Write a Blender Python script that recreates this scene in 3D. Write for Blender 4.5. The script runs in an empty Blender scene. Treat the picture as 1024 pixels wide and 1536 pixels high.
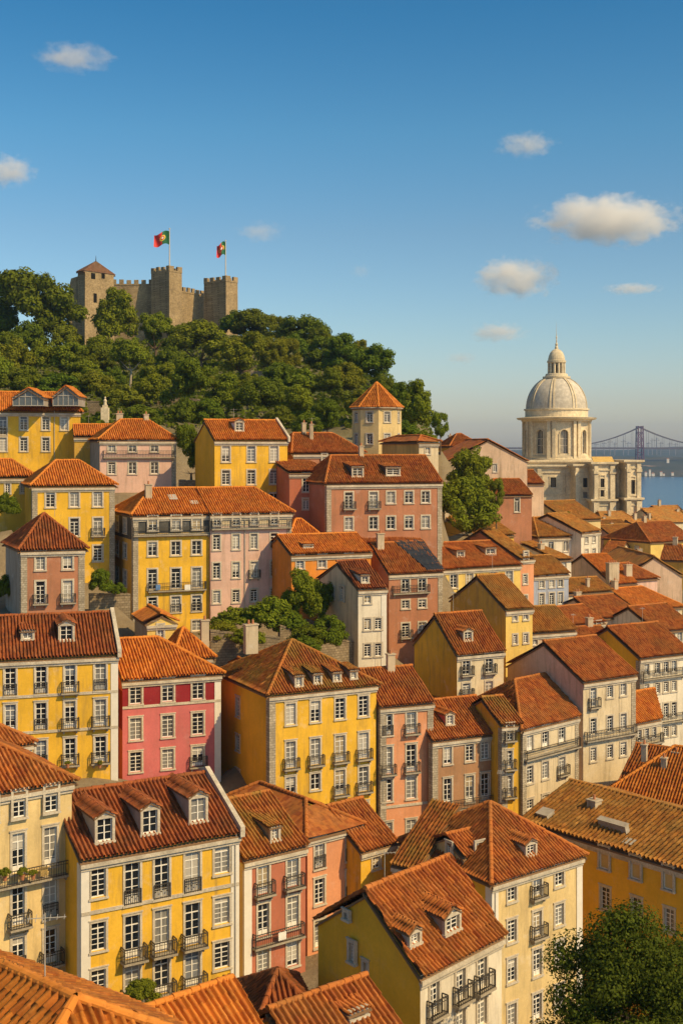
import bpy, math, random
import numpy as np
from mathutils import Vector

# ---------------------------------------------------------------- camera, sky, sun, exposure
SC = bpy.context.scene
COL = SC.collection
F, CX, HY, CAMZ = 1854.0, 512.0, 672.0, 70.0     # focal length and horizon in photograph pixels, eye height above the river
R = math.radians
cam_d = bpy.data.cameras.new("camera")
cam = bpy.data.objects.new("camera", cam_d); COL.objects.link(cam)
cam.location = (0, 0, CAMZ); cam.rotation_euler = (R(90), 0, 0)
cam_d.sensor_fit = 'VERTICAL'; cam_d.sensor_height = 36.0
cam_d.lens = F / 1536.0 * 36.0
cam_d.shift_y = -(768.0 - HY) / 1536.0
cam_d.clip_start = 0.5; cam_d.clip_end = 40000
SC.camera = cam
SUN_EL, SUN_AZ = R(43), (0.83, -0.56)
world = bpy.data.worlds.new("World"); SC.world = world; world.use_nodes = True
wn = world.node_tree; wn.nodes.clear()
sky = wn.nodes.new('ShaderNodeTexSky'); sky.sky_type = 'NISHITA'; sky.sun_disc = False
sky.sun_elevation = SUN_EL; sky.sun_rotation = math.atan2(SUN_AZ[0], SUN_AZ[1])
sky.altitude = 0; sky.air_density = 1.0; sky.dust_density = 0.7; sky.ozone_density = 1.5
bg = wn.nodes.new('ShaderNodeBackground'); bg.inputs['Strength'].default_value = 0.060
wo = wn.nodes.new('ShaderNodeOutputWorld')
gm_ = wn.nodes.new('ShaderNodeGamma'); gm_.inputs['Gamma'].default_value = 1.55      # deepens the blue of the polarised sky
wn.links.new(sky.outputs[0], gm_.inputs[0]); tint = wn.nodes.new('ShaderNodeMix'); tint.data_type = 'RGBA'; tint.blend_type = 'MULTIPLY'; tint.inputs[0].default_value = 1.0
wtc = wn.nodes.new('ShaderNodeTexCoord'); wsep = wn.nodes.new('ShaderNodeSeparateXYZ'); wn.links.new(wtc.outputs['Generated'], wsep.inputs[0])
wr = wn.nodes.new('ShaderNodeValToRGB'); wel = wr.color_ramp.elements            # pale warm air low, deeper blue above; unseen zenith brightened as added warm fill
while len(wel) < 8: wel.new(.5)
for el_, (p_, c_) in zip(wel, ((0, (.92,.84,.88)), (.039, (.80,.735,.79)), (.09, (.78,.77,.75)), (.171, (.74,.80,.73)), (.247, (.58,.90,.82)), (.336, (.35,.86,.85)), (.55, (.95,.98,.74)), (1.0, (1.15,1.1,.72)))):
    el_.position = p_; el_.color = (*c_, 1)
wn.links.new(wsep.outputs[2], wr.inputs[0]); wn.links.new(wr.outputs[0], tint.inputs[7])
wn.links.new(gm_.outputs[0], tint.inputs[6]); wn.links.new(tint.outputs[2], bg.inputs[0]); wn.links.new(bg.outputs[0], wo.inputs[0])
sun_d = bpy.data.lights.new("sun", 'SUN'); sun = bpy.data.objects.new("sun", sun_d); COL.objects.link(sun)
sun_d.energy = 4.9; sun_d.angle = R(0.5); sun_d.color = (1.0, 0.73, 0.37)
sv = Vector((SUN_AZ[0] * math.cos(SUN_EL), SUN_AZ[1] * math.cos(SUN_EL), math.sin(SUN_EL))).normalized()
sun.rotation_euler = sv.to_track_quat('Z', 'Y').to_euler()
SC.view_settings.view_transform = 'Standard'; SC.view_settings.look = 'None'
SC.view_settings.exposure = 0.0; SC.view_settings.gamma = 1.0; SC.view_settings.use_curve_mapping = False
SC.cycles.use_denoising = True
SC.cycles.max_bounces = 16; SC.cycles.glossy_bounces = 3; SC.cycles.diffuse_bounces = 4; SC.cycles.volume_bounces = 16
SC.cycles.transparent_max_bounces = 12

# ---------------------------------------------------------------- helpers
def at(x, y, d):
    return Vector(((x - CX) / F * d, d, CAMZ + (HY - y) / F * d))

class MB:
    """collects faces, links them as one mesh object"""
    def __init__(s): s.v = []; s.f = []; s.m = []
    def face(s, pts, m=0):
        n = len(s.v); s.v.extend([tuple(p) for p in pts]); s.f.append(tuple(range(n, n + len(pts)))); s.m.append(m)
    def box(s, o, a, b, c, m=0):
        o, a, b, c = Vector(o), Vector(a), Vector(b), Vector(c)
        n = len(s.v)
        s.v.extend([tuple(p) for p in (o, o+a, o+a+b, o+b, o+c, o+a+c, o+a+b+c, o+b+c)])
        for q in ((0,3,2,1),(4,5,6,7),(0,1,5,4),(1,2,6,5),(2,3,7,6),(3,0,4,7)):
            s.f.append(tuple(n+i for i in q)); s.m.append(m)
    def abox(s, x0, x1, y0, y1, z0, z1, m=0):
        s.box((x0,y0,z0), (x1-x0,0,0), (0,y1-y0,0), (0,0,z1-z0), m)
    def tube(s, p, q, r0, r1=None, n=6, m=0, cap=False):
        p, q = Vector(p), Vector(q); r1 = r0 if r1 is None else r1
        d = (q-p).normalized(); a = d.orthogonal().normalized(); b = d.cross(a)
        k = len(s.v)
        for c, r in ((p, r0), (q, r1)):
            for i in range(n):
                t = 2*math.pi*i/n; s.v.append(tuple(c + a*(r*math.cos(t)) + b*(r*math.sin(t))))
        for i in range(n):
            j = (i+1) % n; s.f.append((k+i, k+j, k+n+j, k+n+i)); s.m.append(m)
        if cap:
            s.f.append(tuple(k+i for i in reversed(range(n)))); s.m.append(m)
            s.f.append(tuple(k+n+i for i in range(n))); s.m.append(m)
    def lathe(s, c, prof, n=32, m=0, closed=True):
        c = Vector(c); k = len(s.v)
        for r, z in prof:
            for i in range(n):
                t = 2*math.pi*i/n; s.v.append((c.x + r*math.cos(t), c.y + r*math.sin(t), c.z + z))
        for j in range(len(prof)-1):
            for i in range(n):
                i2 = (i+1) % n
                s.f.append((k+j*n+i, k+j*n+i2, k+(j+1)*n+i2, k+(j+1)*n+i)); s.m.append(m)
    def mesh(s, name, mats, smooth=False):
        me = bpy.data.meshes.new(name); me.from_pydata(s.v, [], s.f)
        for mt in mats: me.materials.append(mt)
        if len(mats) > 1: me.polygons.foreach_set('material_index', s.m)
        if smooth: me.polygons.foreach_set('use_smooth', [True]*len(s.f))
        me.update(); return me
    def build(s, name, mats, parent=None, loc=(0,0,0), smooth=False):
        if not isinstance(mats, (list, tuple)): mats = [mats]
        return link(name, s.mesh(name, mats, smooth), parent, loc)

def link(name, me, parent=None, loc=(0,0,0), rz=0.0):
    o = bpy.data.objects.new(name, me); COL.objects.link(o)
    o.location = loc; o.rotation_euler = (0, 0, rz)
    if parent is not None: o.parent = parent
    return o

def tag(o, label=None, cat=None, group=None, kind=None):
    if label: o['label'] = label
    if cat: o['category'] = cat
    if group: o['group'] = group
    if kind: o['kind'] = kind
    return o

def empty(name, loc, label, cat, group=None):
    o = bpy.data.objects.new(name, None); COL.objects.link(o); o.location = loc
    o.empty_display_size = 0.5
    return tag(o, label, cat, group)

def np_mesh(name, verts, quads, mats, uv=None):
    me = bpy.data.meshes.new(name)
    nq = len(quads)
    me.vertices.add(len(verts)); me.vertices.foreach_set('co', np.asarray(verts, np.float32).ravel())
    me.loops.add(nq*4); me.loops.foreach_set('vertex_index', np.asarray(quads, np.int32).ravel())
    me.polygons.add(nq); me.polygons.foreach_set('loop_start', np.arange(0, nq*4, 4, dtype=np.int32))
    if uv is not None:
        l = me.uv_layers.new(name='uv'); l.data.foreach_set('uv', np.asarray(uv, np.float32)[np.asarray(quads).ravel()].ravel())
    for m in mats: me.materials.append(m)
    me.update(calc_edges=True); me.validate(); return me

# ---------------------------------------------------------------- materials
def new_mat(name):
    m = bpy.data.materials.new(name); m.use_nodes = True
    nt = m.node_tree; b = nt.nodes['Principled BSDF']
    return m, nt, b
def N(nt, t, **kw):
    n = nt.nodes.new(t)
    for k, v in kw.items(): setattr(n, k, v)
    return n
def noise(nt, vec, scale, detail=4, rough=.55):
    n = N(nt, 'ShaderNodeTexNoise'); n.inputs['Scale'].default_value = scale
    n.inputs['Detail'].default_value = detail; n.inputs['Roughness'].default_value = rough
    if vec is not None: nt.links.new(vec, n.inputs['Vector'])
    return n.outputs['Fac']
def ramp(nt, fac, stops):
    r = N(nt, 'ShaderNodeValToRGB'); e = r.color_ramp.elements
    while len(e) < len(stops): e.new(.5)
    for el, (p, c) in zip(e, stops):
        el.position = p; el.color = (c, c, c, 1) if isinstance(c, (int, float)) else (*c, 1)
    nt.links.new(fac, r.inputs[0]); return r.outputs[0]
def mix(nt, fac, a, b, mode='MIX'):
    m = N(nt, 'ShaderNodeMix', data_type='RGBA', blend_type=mode)
    for sock, val in ((m.inputs[0], fac), (m.inputs[6], a), (m.inputs[7], b)):
        if isinstance(val, (int, float)): sock.default_value = val
        elif isinstance(val, tuple): sock.default_value = (*val, 1)
        else: nt.links.new(val, sock)
    return m.outputs[2]
def mul(nt, a, b, op='MULTIPLY'):
    m = N(nt, 'ShaderNodeMath', operation=op)
    for s, v in ((m.inputs[0], a), (m.inputs[1], b)):
        if isinstance(v, (int, float)): s.default_value = v
        else: nt.links.new(v, s)
    return m.outputs[0]
def bump(nt, b, h, strength=.3, dist=.05):
    n = N(nt, 'ShaderNodeBump'); n.inputs['Strength'].default_value = strength; n.inputs['Distance'].default_value = dist
    nt.links.new(h, n.inputs['Height']); nt.links.new(n.outputs[0], b.inputs['Normal'])
def objco(nt, scale=(1,1,1)):
    t = N(nt, 'ShaderNodeTexCoord'); mp = N(nt, 'ShaderNodeMapping'); mp.inputs['Scale'].default_value = scale
    nt.links.new(t.outputs['Object'], mp.inputs['Vector']); return mp.outputs[0]

def plaster(name, col, worn=.62, dirt=(.16,.12,.075)):
    m, nt, b = new_mat(name)
    oi = N(nt, 'ShaderNodeObjectInfo')
    v = objco(nt); add = N(nt, 'ShaderNodeVectorMath', operation='ADD')
    nt.links.new(v, add.inputs[0]); nt.links.new(oi.outputs['Location'], add.inputs[1]); v = add.outputs[0]
    st = N(nt, 'ShaderNodeMapping'); st.inputs['Scale'].default_value = (1.3, 1.3, .16); nt.links.new(v, st.inputs[0])
    big = noise(nt, v, .28, 5, .6); streak = noise(nt, st.outputs[0], 1.4, 6, .65); fine = noise(nt, v, 5.0, 4, .6)
    c = mix(nt, ramp(nt, big, [(.3, 0), (.7, 1)]), tuple(x*.80 for x in col), tuple(min(1, x*1.10+.01) for x in col))
    c = mix(nt, mul(nt, ramp(nt, streak, [(.50, 0), (.78, 1)]), worn), c, dirt)
    pale = tuple(min(.8, x*.6+.28) for x in col)
    c = mix(nt, mul(nt, ramp(nt, noise(nt, v, .75, 7, .7), [(.56, 0), (.66, 1)]), worn*.6), c, pale)
    c = mix(nt, mul(nt, ramp(nt, fine, [(.35, 1), (.6, 0)]), .16), c, tuple(x*.55 for x in col))
    nt.links.new(c, b.inputs['Base Color']); b.inputs['Roughness'].default_value = .9
    b.inputs['Specular IOR Level'].default_value = .2
    bump(nt, b, fine, .25, .03); return m

def stone(name, col, scale=1.0, brick=0.0):
    m, nt, b = new_mat(name); v = objco(nt)
    big = noise(nt, v, .5*scale, 6, .65); fine = noise(nt, v, 4*scale, 5, .65)
    c = mix(nt, ramp(nt, big, [(.3, 0), (.7, 1)]), tuple(x*.62 for x in col), tuple(min(1, x*1.12) for x in col))
    c = mix(nt, mul(nt, ramp(nt, fine, [(.4, 1), (.62, 0)]), .4), c, tuple(x*.5 for x in col))
    if brick:
        sep = N(nt, 'ShaderNodeSeparateXYZ'); nt.links.new(v, sep.inputs[0])
        cmb = N(nt, 'ShaderNodeCombineXYZ'); nt.links.new(mul(nt, sep.outputs[0], sep.outputs[1], 'ADD'), cmb.inputs[0]); nt.links.new(sep.outputs[2], cmb.inputs[1])
        bt = N(nt, 'ShaderNodeTexBrick'); bt.inputs['Scale'].default_value = brick; bt.inputs['Mortar Size'].default_value = .03
        bt.inputs['Color1'].default_value = (1,1,1,1); bt.inputs['Color2'].default_value = (.62,.6,.56,1); bt.inputs['Mortar'].default_value = (.42,.4,.37,1)
        nt.links.new(cmb.outputs[0], bt.inputs[0]); c = mix(nt, .8, c, bt.outputs[0], 'MULTIPLY')
    nt.links.new(c, b.inputs['Base Color']); b.inputs['Roughness'].default_value = .9
    b.inputs['Specular IOR Level'].default_value = .2
    bump(nt, b, fine, .4, .06); return m

def tile_mat(name, c0, c1, moss=.25, mosscol=(.17,.13,.035), wave=False):
    m, nt, b = new_mat(name)
    uv = N(nt, 'ShaderNodeUVMap'); fl = N(nt, 'ShaderNodeVectorMath', operation='FLOOR'); nt.links.new(uv.outputs[0], fl.inputs[0])
    wnz = N(nt, 'ShaderNodeTexWhiteNoise', noise_dimensions='2D'); nt.links.new(fl.outputs[0], wnz.inputs[0])
    v = objco(nt)
    c = mix(nt, wnz.outputs['Value'], c0, c1)
    c = mix(nt, mul(nt, ramp(nt, wnz.outputs['Value'], [(.86, 0), (.98, 1)]), .5), c, tuple(x*.35 for x in c0))
    c = mix(nt, mul(nt, ramp(nt, noise(nt, v, .45, 6, .7), [(.44, 0), (.60, 1)]), moss), c, mosscol)
    c = mix(nt, mul(nt, ramp(nt, noise(nt, v, 2.2, 6, .7), [(.52, 0), (.68, 1)]), .5), c, tuple(x*.4 for x in c0))
    c = mix(nt, mul(nt, ramp(nt, noise(nt, v, .9, 4, .6), [(.55, 0), (.7, 1)]), .35), c, tuple(min(1, x*1.5+.03) for x in c1))
    nt.links.new(c, b.inputs['Base Color']); b.inputs['Roughness'].default_value = .82
    b.inputs['Specular IOR Level'].default_value = .25
    bump(nt, b, noise(nt, v, 9, 4, .6), .3, .03); return m

def simple(name, col, rough=.6, spec=.4, var=.25, scale=2.0, metal=0.0):
    m, nt, b = new_mat(name); v = objco(nt)
    c = mix(nt, noise(nt, v, scale, 5, .6), tuple(x*(1-var) for x in col), tuple(min(1, x*(1+var)) for x in col))
    nt.links.new(c, b.inputs['Base Color']); b.inputs['Roughness'].default_value = rough
    b.inputs['Specular IOR Level'].default_value = spec; b.inputs['Metallic'].default_value = metal
    return m

def glass_mat():
    m, nt, b = new_mat('window_glass')
    oi = N(nt, 'ShaderNodeObjectInfo'); v = objco(nt)
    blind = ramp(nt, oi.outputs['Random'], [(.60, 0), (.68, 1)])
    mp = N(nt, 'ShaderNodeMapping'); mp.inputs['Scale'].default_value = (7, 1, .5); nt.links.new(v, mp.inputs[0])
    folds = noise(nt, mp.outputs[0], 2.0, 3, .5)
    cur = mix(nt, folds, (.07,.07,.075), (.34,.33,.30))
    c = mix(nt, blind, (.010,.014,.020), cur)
    nt.links.new(c, b.inputs['Base Color']); b.inputs['Roughness'].default_value = .10
    b.inputs['Specular IOR Level'].default_value = .7
    bump(nt, b, noise(nt, v, 1.6, 2, .5), .04, .05)
    return m

def leaf_mat(name, c0, c1, c2):
    m, nt, b = new_mat(name)
    oi = N(nt, 'ShaderNodeObjectInfo'); v = objco(nt)
    geo = N(nt, 'ShaderNodeNewGeometry')
    c = mix(nt, geo.outputs['Random Per Island'], c0, c1)
    c = mix(nt, mul(nt, oi.outputs['Random'], .9), c, c2)
    nt.links.new(c, b.inputs['Base Color']); b.inputs['Roughness'].default_value = .75
    b.inputs['Specular IOR Level'].default_value = .08
    tr = N(nt, 'ShaderNodeBsdfTranslucent'); nt.links.new(c, tr.inputs[0])
    ms = N(nt, 'ShaderNodeMixShader'); ms.inputs[0].default_value = .35
    nt.links.new(b.outputs[0], ms.inputs[1]); nt.links.new(tr.outputs[0], ms.inputs[2])
    nt.links.new(ms.outputs[0], nt.nodes['Material Output'].inputs[0]); return m

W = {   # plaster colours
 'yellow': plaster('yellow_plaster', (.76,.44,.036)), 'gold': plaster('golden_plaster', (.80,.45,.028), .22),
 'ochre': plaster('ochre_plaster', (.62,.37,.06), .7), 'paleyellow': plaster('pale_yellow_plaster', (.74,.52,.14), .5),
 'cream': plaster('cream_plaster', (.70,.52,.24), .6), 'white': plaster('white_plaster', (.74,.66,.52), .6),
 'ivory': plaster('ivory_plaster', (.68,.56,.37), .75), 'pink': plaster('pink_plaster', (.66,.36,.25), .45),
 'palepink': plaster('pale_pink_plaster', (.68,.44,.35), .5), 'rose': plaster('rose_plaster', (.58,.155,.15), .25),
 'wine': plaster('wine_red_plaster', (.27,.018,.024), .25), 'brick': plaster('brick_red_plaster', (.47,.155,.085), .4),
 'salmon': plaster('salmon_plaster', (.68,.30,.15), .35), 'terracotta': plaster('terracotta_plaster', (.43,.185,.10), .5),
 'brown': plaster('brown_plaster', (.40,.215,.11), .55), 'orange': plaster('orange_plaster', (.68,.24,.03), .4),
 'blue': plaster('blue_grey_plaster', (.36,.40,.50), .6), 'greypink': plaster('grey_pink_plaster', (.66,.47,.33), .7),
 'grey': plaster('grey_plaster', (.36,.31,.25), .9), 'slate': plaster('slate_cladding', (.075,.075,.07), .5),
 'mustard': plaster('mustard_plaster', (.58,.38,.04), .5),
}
T = {   # roof tiles
 'r': tile_mat('terracotta_tiles', (.25,.060,.014), (.50,.160,.030), .45, (.20,.11,.03)),
 'd': tile_mat('dark_weathered_tiles', (.17,.042,.014), (.36,.100,.026), .45, (.10,.06,.02)),
 'm': tile_mat('mossy_tiles', (.22,.058,.014), (.44,.150,.030), .8, (.21,.14,.025)),
 'o': tile_mat('fresh_orange_tiles', (.40,.105,.016), (.66,.225,.032), .3, (.30,.15,.03)),
 'b': tile_mat('brown_ochre_tiles', (.27,.10,.02), (.50,.215,.038), .65, (.26,.16,.04)),
 'castle': tile_mat('old_brown_tiles', (.12,.055,.03), (.19,.09,.05), .5, (.11,.08,.04)),
 'k': tile_mat('black_slate_covering', (.025,.026,.03), (.06,.06,.065), .2, (.05,.05,.05)),
 'y': tile_mat('yellow_ochre_sheet', (.50,.30,.08), (.62,.40,.12), .4, (.3,.2,.06)),
}
M = {
 'trim': stone('pale_stone_trim', (.62,.54,.42), 2), 'quoin': stone('stone_quoins', (.58,.50,.38), 1.5, 1.1),
 'whitetrim': simple('white_painted_trim', (.70,.65,.56), .7, .3, .15), 'sash': simple('white_sash_paint', (.78,.74,.66), .5, .4, .08),
 'glass': glass_mat(), 'iron': simple('black_iron', (.045,.038,.030), .5, .5, .3), 'slab': stone('balcony_stone', (.42,.36,.27), 2),
 'chimney': plaster('chimney_plaster', (.52,.42,.29), .8), 'eave': simple('roof_underside', (.20,.12,.065), .9, .2, .3),
 'cheek': plaster('dormer_cheek_plaster', (.42,.36,.28), .7), 'stonewall': stone('rubble_stone', (.36,.28,.18), 1.2, .9),
 'castle': stone('castle_masonry', (.52,.385,.215), .45, .75), 'lime': stone('pale_limestone', (.80,.67,.46), .35),
 'lime2': stone('dome_limestone', (.62,.56,.47), .25), 'void': simple('dark_opening', (.012,.011,.01), .9, .1, .2),
 'shutter': simple('cream_blind', (.56,.40,.16), .7, .3, .15, 6), 'blindw': simple('white_blind', (.40,.37,.32), .7, .3, .1), 'blindg': simple('grey_curtain', (.17,.18,.20), .8, .2, .3, 6), 'blindc': simple('cream_curtain', (.34,.27,.17), .8, .2, .3, 6), 'gallery': simple('gallery_glazing', (.10,.12,.14), .12, .7, .4, 3),
 'leaf': leaf_mat('leaves_olive', (.11,.165,.010), (.25,.30,.022), (.21,.20,.014)),
 'leafd': leaf_mat('leaves_dark', (.075,.13,.010), (.17,.235,.018), (.15,.165,.012)),
 'leafl': leaf_mat('leaves_light', (.13,.16,.012), (.26,.28,.026), (.20,.19,.016)),
 'bark': simple('bark', (.14,.095,.06), .9, .2, .4), 'palebark': simple('pale_bark', (.34,.28,.20), .9, .2, .3),
 'pipe': simple('zinc_downpipe', (.40,.37,.32), .5, .4, .2), 'clay': simple('clay_pot', (.42,.17,.08), .8, .3, .2),
 'near': leaf_mat('leaves_near', (.048,.076,.007), (.125,.160,.015), (.095,.105,.011)),
 'cloth': simple('laundry_cloth', (.65,.62,.55), .9, .1, .2),
}
# ---------------------------------------------------------------- house building kit
RNG = random.Random(7); NR = np.random.default_rng(5)
ANCH = []                      # ground points gathered from the houses: (x, y, z)
CAMP = Vector((0, 0, CAMZ))
HOUSES = 'tiled houses of the old quarter'
Z = Vector((0, 0, 1))

PX = np.array([0, .03, .11, .25, .39, .47, .50, .75])
PH = np.array([-.35, .60, .90, 1.0, .90, .60, -.35, -.75])

def slope_grid(poly, out, period=.30, course=.5, amp=.105, detail=True, sag=.05):
    """adds a tiled surface over the planar convex polygon to out = [verts, quads, uvs]"""
    P = [Vector(p) for p in poly]
    n = Vector((0,0,0))
    for i in range(len(P)): n += (P[i]-P[0]).cross(P[(i+1) % len(P)]-P[0])
    if n.length < 1e-6: return
    n.normalize()
    if n.z < 0: n = -n
    t = (Z - n*n.z)
    if t.length < 1e-4: t = Vector((0,1,0))
    t.normalize(); s = t.cross(n).normalized(); o = P[0]
    q = np.array([((p-o).dot(s), (p-o).dot(t)) for p in P])
    s0, s1 = q[:,0].min(), q[:,0].max()
    if s1-s0 < .05: return
    if detail:
        k0, k1 = math.floor(s0/period), math.ceil(s1/period)
        ss = (np.arange(k0, k1+1)[:,None]*period + PX[None,:]*period).ravel(); hh = np.tile(PH, k1-k0+1)*amp
        cc = np.repeat(np.arange(k0, k1+1), 8)
    else:
        ss = np.linspace(s0, s1, max(2, int((s1-s0)/1.2)+2)); hh = np.zeros_like(ss); cc = np.floor(ss/period)
    keep = (ss >= s0) & (ss <= s1)
    ss = np.concatenate([[s0+1e-4], ss[keep], [s1-1e-4]]); hh = np.concatenate([[0], hh[keep], [0]]); cc = np.concatenate([[cc[keep][0] if keep.any() else 0], cc[keep], [cc[keep][-1] if keep.any() else 0]])
    lo = np.full(ss.shape, 1e9); hi = np.full(ss.shape, -1e9)
    for i in range(len(q)):
        (a, ta), (b, tb) = q[i], q[(i+1) % len(q)]
        if abs(a-b) < 1e-6: continue
        m = (ss >= min(a,b)-1e-6) & (ss <= max(a,b)+1e-6)
        tt = ta + (ss-a)/(b-a)*(tb-ta)
        lo[m] = np.minimum(lo[m], tt[m]); hi[m] = np.maximum(hi[m], tt[m])
    bad = lo > hi; lo[bad] = hi[bad] = 0
    t0, t1 = q[:,1].min(), q[:,1].max()
    nc = max(1, int(math.ceil((t1-t0)/course)))
    rows, lift, ci = [], [], []
    for j in range(nc):
        rows += [t0+j*course, t0+(j+1)*course-.004]; lift += [.045, 0.0]; ci += [j, j]
    rows = np.array(rows); lift = np.array(lift) if detail else np.zeros(len(rows)); ci = np.array(ci)
    ns, nr = len(ss), len(rows)
    TT = np.clip(rows[None,:], lo[:,None], hi[:,None]); SS = np.repeat(ss[:,None], nr, 1)
    tab = NR.normal(0, .012, (64, 64)) if detail else np.zeros((64,64))
    HH = hh[:,None] + lift[None,:] + tab[(cc.astype(int) % 64)[:,None], (ci % 64)[None,:]]
    ph = NR.uniform(0, 6.28, 4)
    if sag: HH = HH + sag*(np.sin(SS*.9+ph[0])*np.sin(TT*.8+ph[1]) + .6*np.sin(SS*.37+TT*.3+ph[2]))
    if detail:   # slipped columns of tiles
        SS = SS + .02*np.sin(TT*1.7 + cc[:,None]*2.1)
    o_, s_, t_, n_ = (np.array(x) for x in (o, s, t, n))
    V = o_ + SS[...,None]*s_ + TT[...,None]*t_ + HH[...,None]*n_
    UV = np.stack([cc[:,None]+.5+0*TT, ci[None,:]+.5+0*TT], -1)
    idx = np.arange(ns*nr).reshape(ns, nr) + out[3]
    quad = np.stack([idx[:-1,:-1], idx[1:,:-1], idx[1:,1:], idx[:-1,1:]], -1).reshape(-1, 4)
    ext = ((TT[:-1,1:]-TT[:-1,:-1]) + (TT[1:,1:]-TT[1:,:-1])).ravel()
    step = np.tile((np.arange(nr-1) % 2 == 1), ns-1)
    mid = np.minimum(hi[:-1], hi[1:])[:,None] - rows[None,:-1]; mid = ((mid > 0) & (rows[None,1:] > np.maximum(lo[:-1], lo[1:])[:,None])).ravel()
    quad = quad[(ext > 1e-3) | (step & mid)]
    out[0].append(V.reshape(-1,3)); out[1].append(quad); out[2].append(UV.reshape(-1,2)); out[3] += ns*nr

def slab(mb, poly, th=.14, lift=-.32, m=0):
    P = [Vector(p) for p in poly]
    n = (P[1]-P[0]).cross(P[2]-P[0]).normalized()
    if n.z < 0: n = -n; P = P[::-1]
    top = [p + n*lift for p in P]; bot = [p - Z*th + n*lift for p in P]
    mb.face(top, m); mb.face(bot[::-1], m)
    for i in range(len(P)):
        j = (i+1) % len(P); mb.face([bot[i], bot[j], top[j], top[i]], m)

def cap_line(mb, p, q, r=.15):
    p, q = Vector(p), Vector(q); L = (q-p).length
    if L < .3: return
    d = (q-p)/L; a = d.cross(Z).normalized(); up = a.cross(d); k = max(1, int(L/.45))
    for i in range(k):
        c0, c1 = p + d*(L*i/k), p + d*(L*(i+1)/k); r0, r1 = r*1.12, r*.92
        j = RNG.uniform(-.015, .02)
        rings = []
        for c, rr in ((c0, r0), (c1, r1)):
            rings.append([c + a*(rr*math.cos(x)) + up*(rr*math.sin(x)*.9 + .03 + j) for x in (math.pi*y/5 for y in range(-1, 7))])
        for y in range(7): mb.face([rings[0][y], rings[1][y], rings[1][y+1], rings[0][y+1]])
        mb.face(rings[0])

def roof_mesh(name, out, mat, root, parent_loc=(0,0,0)):
    if not out[0]: return None
    me = np_mesh(name, np.concatenate(out[0]), np.concatenate(out[1]), [mat], np.concatenate(out[2]))
    return link(name, me, root, parent_loc)

_cache = {}
def qz(x): return max(.2, round(x/.05)*.05)
def win_meshes(w, h, style, lod):
    """facade frame: x along the wall, z up from the sill, outward is -y"""
    key = (round(w,2), round(h,2), style, lod)
    if key in _cache: return _cache[key]
    fr, sa, pa = MB(), MB(), MB()
    x = w/2; fw = .15 if lod == 0 else .17; y0, y1 = -.06, .13
    fr.abox(-x-fw, -x+.012, y0, y1, -.02, h+fw); fr.abox(x-.012, x+fw, y0, y1, -.02, h+fw)
    fr.abox(-x+.012, x-.012, y0, y1, h-.012, h+fw)
    fr.abox(-x-fw-.04, x+fw+.04, y0-.07, y1, -.15, -.02)
    if lod == 0: fr.abox(-x-fw-.05, x+fw+.05, y0-.05, y0+.08, h+fw, h+fw+.08)
    b = .065 if lod < 2 else .08; s0, s1 = .12, .17
    sa.abox(-x+.012, -x+.012+b, s0, s1, 0, h-.012); sa.abox(x-.012-b, x-.012, s0, s1, 0, h-.012)
    sa.abox(-x+.012+b, x-.012-b, s0, s1, h-.012-b, h-.012); sa.abox(-x+.012+b, x-.012-b, s0, s1, 0, b*1.3)
    if style != 's':
        zt = h*.76 if h/w > 1.55 else h-.05
        sa.abox(-b*.6, b*.6, s0-.02, s1, b*1.3, zt)
        if zt < h-.1: sa.abox(-x+.012+b, x-.012-b, s0-.015, s1, zt, zt+b)
        if zt < h-.1 and lod == 0: sa.abox(-.02, .02, s0+.01, s1, zt+b, h-.012-b)
        nb = 3 if h/w > 1.55 else 2
        if lod < 2:
            for i in range(1, nb+1):
                z = b*1.3 + (zt-b*1.3)*i/(nb+1)
                for sx in (-1, 1):
                    xa, xb = sorted((sx*b*.6, sx*(x-.012-b))); sa.abox(xa, xb, s0+.01, s1, z-.018, z+.018)
        if style in 'dbjk' and h > 1.6 and lod == 0:    # solid lower panel of a french door
            for sx in (-1, 1):
                xa, xb = sorted((sx*b*.6, sx*(x-.012-b))); sa.abox(xa, xb, s0+.012, s1-.002, b*1.3, h*.17)
    pa.face([(-x, .16, 0), (x, .16, 0), (x, .16, h), (-x, .16, h)])
    if lod == 0:
        r = (sa.mesh('window', [M['sash']]), fr.mesh('frame', [M['trim']]), pa.mesh('pane', [M['shutter'] if style == 's' else M['glass']]))
    else:
        k = len(sa.v); sa.v += fr.v; sa.f += [tuple(i+k for i in f) for f in fr.f]; sa.m += [1]*len(fr.f)
        r = (sa.mesh('window', [M['sash'], M['trim']]), None, pa.mesh('pane', [M['shutter'] if style == 's' else M['glass']]))
    _cache[key] = r; return r

def rail_mesh(w, p, h=.95, step=.13, r=.016):
    key = ('rail', round(w,2), round(p,2), step)
    if key in _cache: return _cache[key]
    m = MB(); x = w/2
    def run(a, b):
        a, b = Vector(a), Vector(b); L = (b-a).length; k = max(1, round(L/step)); d = (b-a)/L; s = d.cross(Z)
        for z, t in ((.06, .02), (h*.80, .014), (h, .028)): m.box(a+Z*(z-t)-s*t, b-a, s*2*t, Z*2*t)
        for i in range(k+1):
            c = a + d*(L*i/k); rr = r*1.7 if i in (0, k) else r
            m.box(c-d*rr-s*rr, d*2*rr, s*2*rr, Z*h)
        for i in range(k):     # small scroll plates in the upper band
            if step < .15 and i % 3 == 0: m.box(a+d*(L*(i+.2)/k)-s*.006+Z*(h*.45), d*(L/k*.6), s*.012, Z*.08)
    run((-x, -p, 0), (x, -p, 0))
    if p > .2: run((-x, -.02, 0), (-x, -p+.05, 0)); run((x, -.02, 0), (x, -p+.05, 0))
    _cache[key] = m.mesh('railing', [M['iron']]); return _cache[key]

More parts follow.
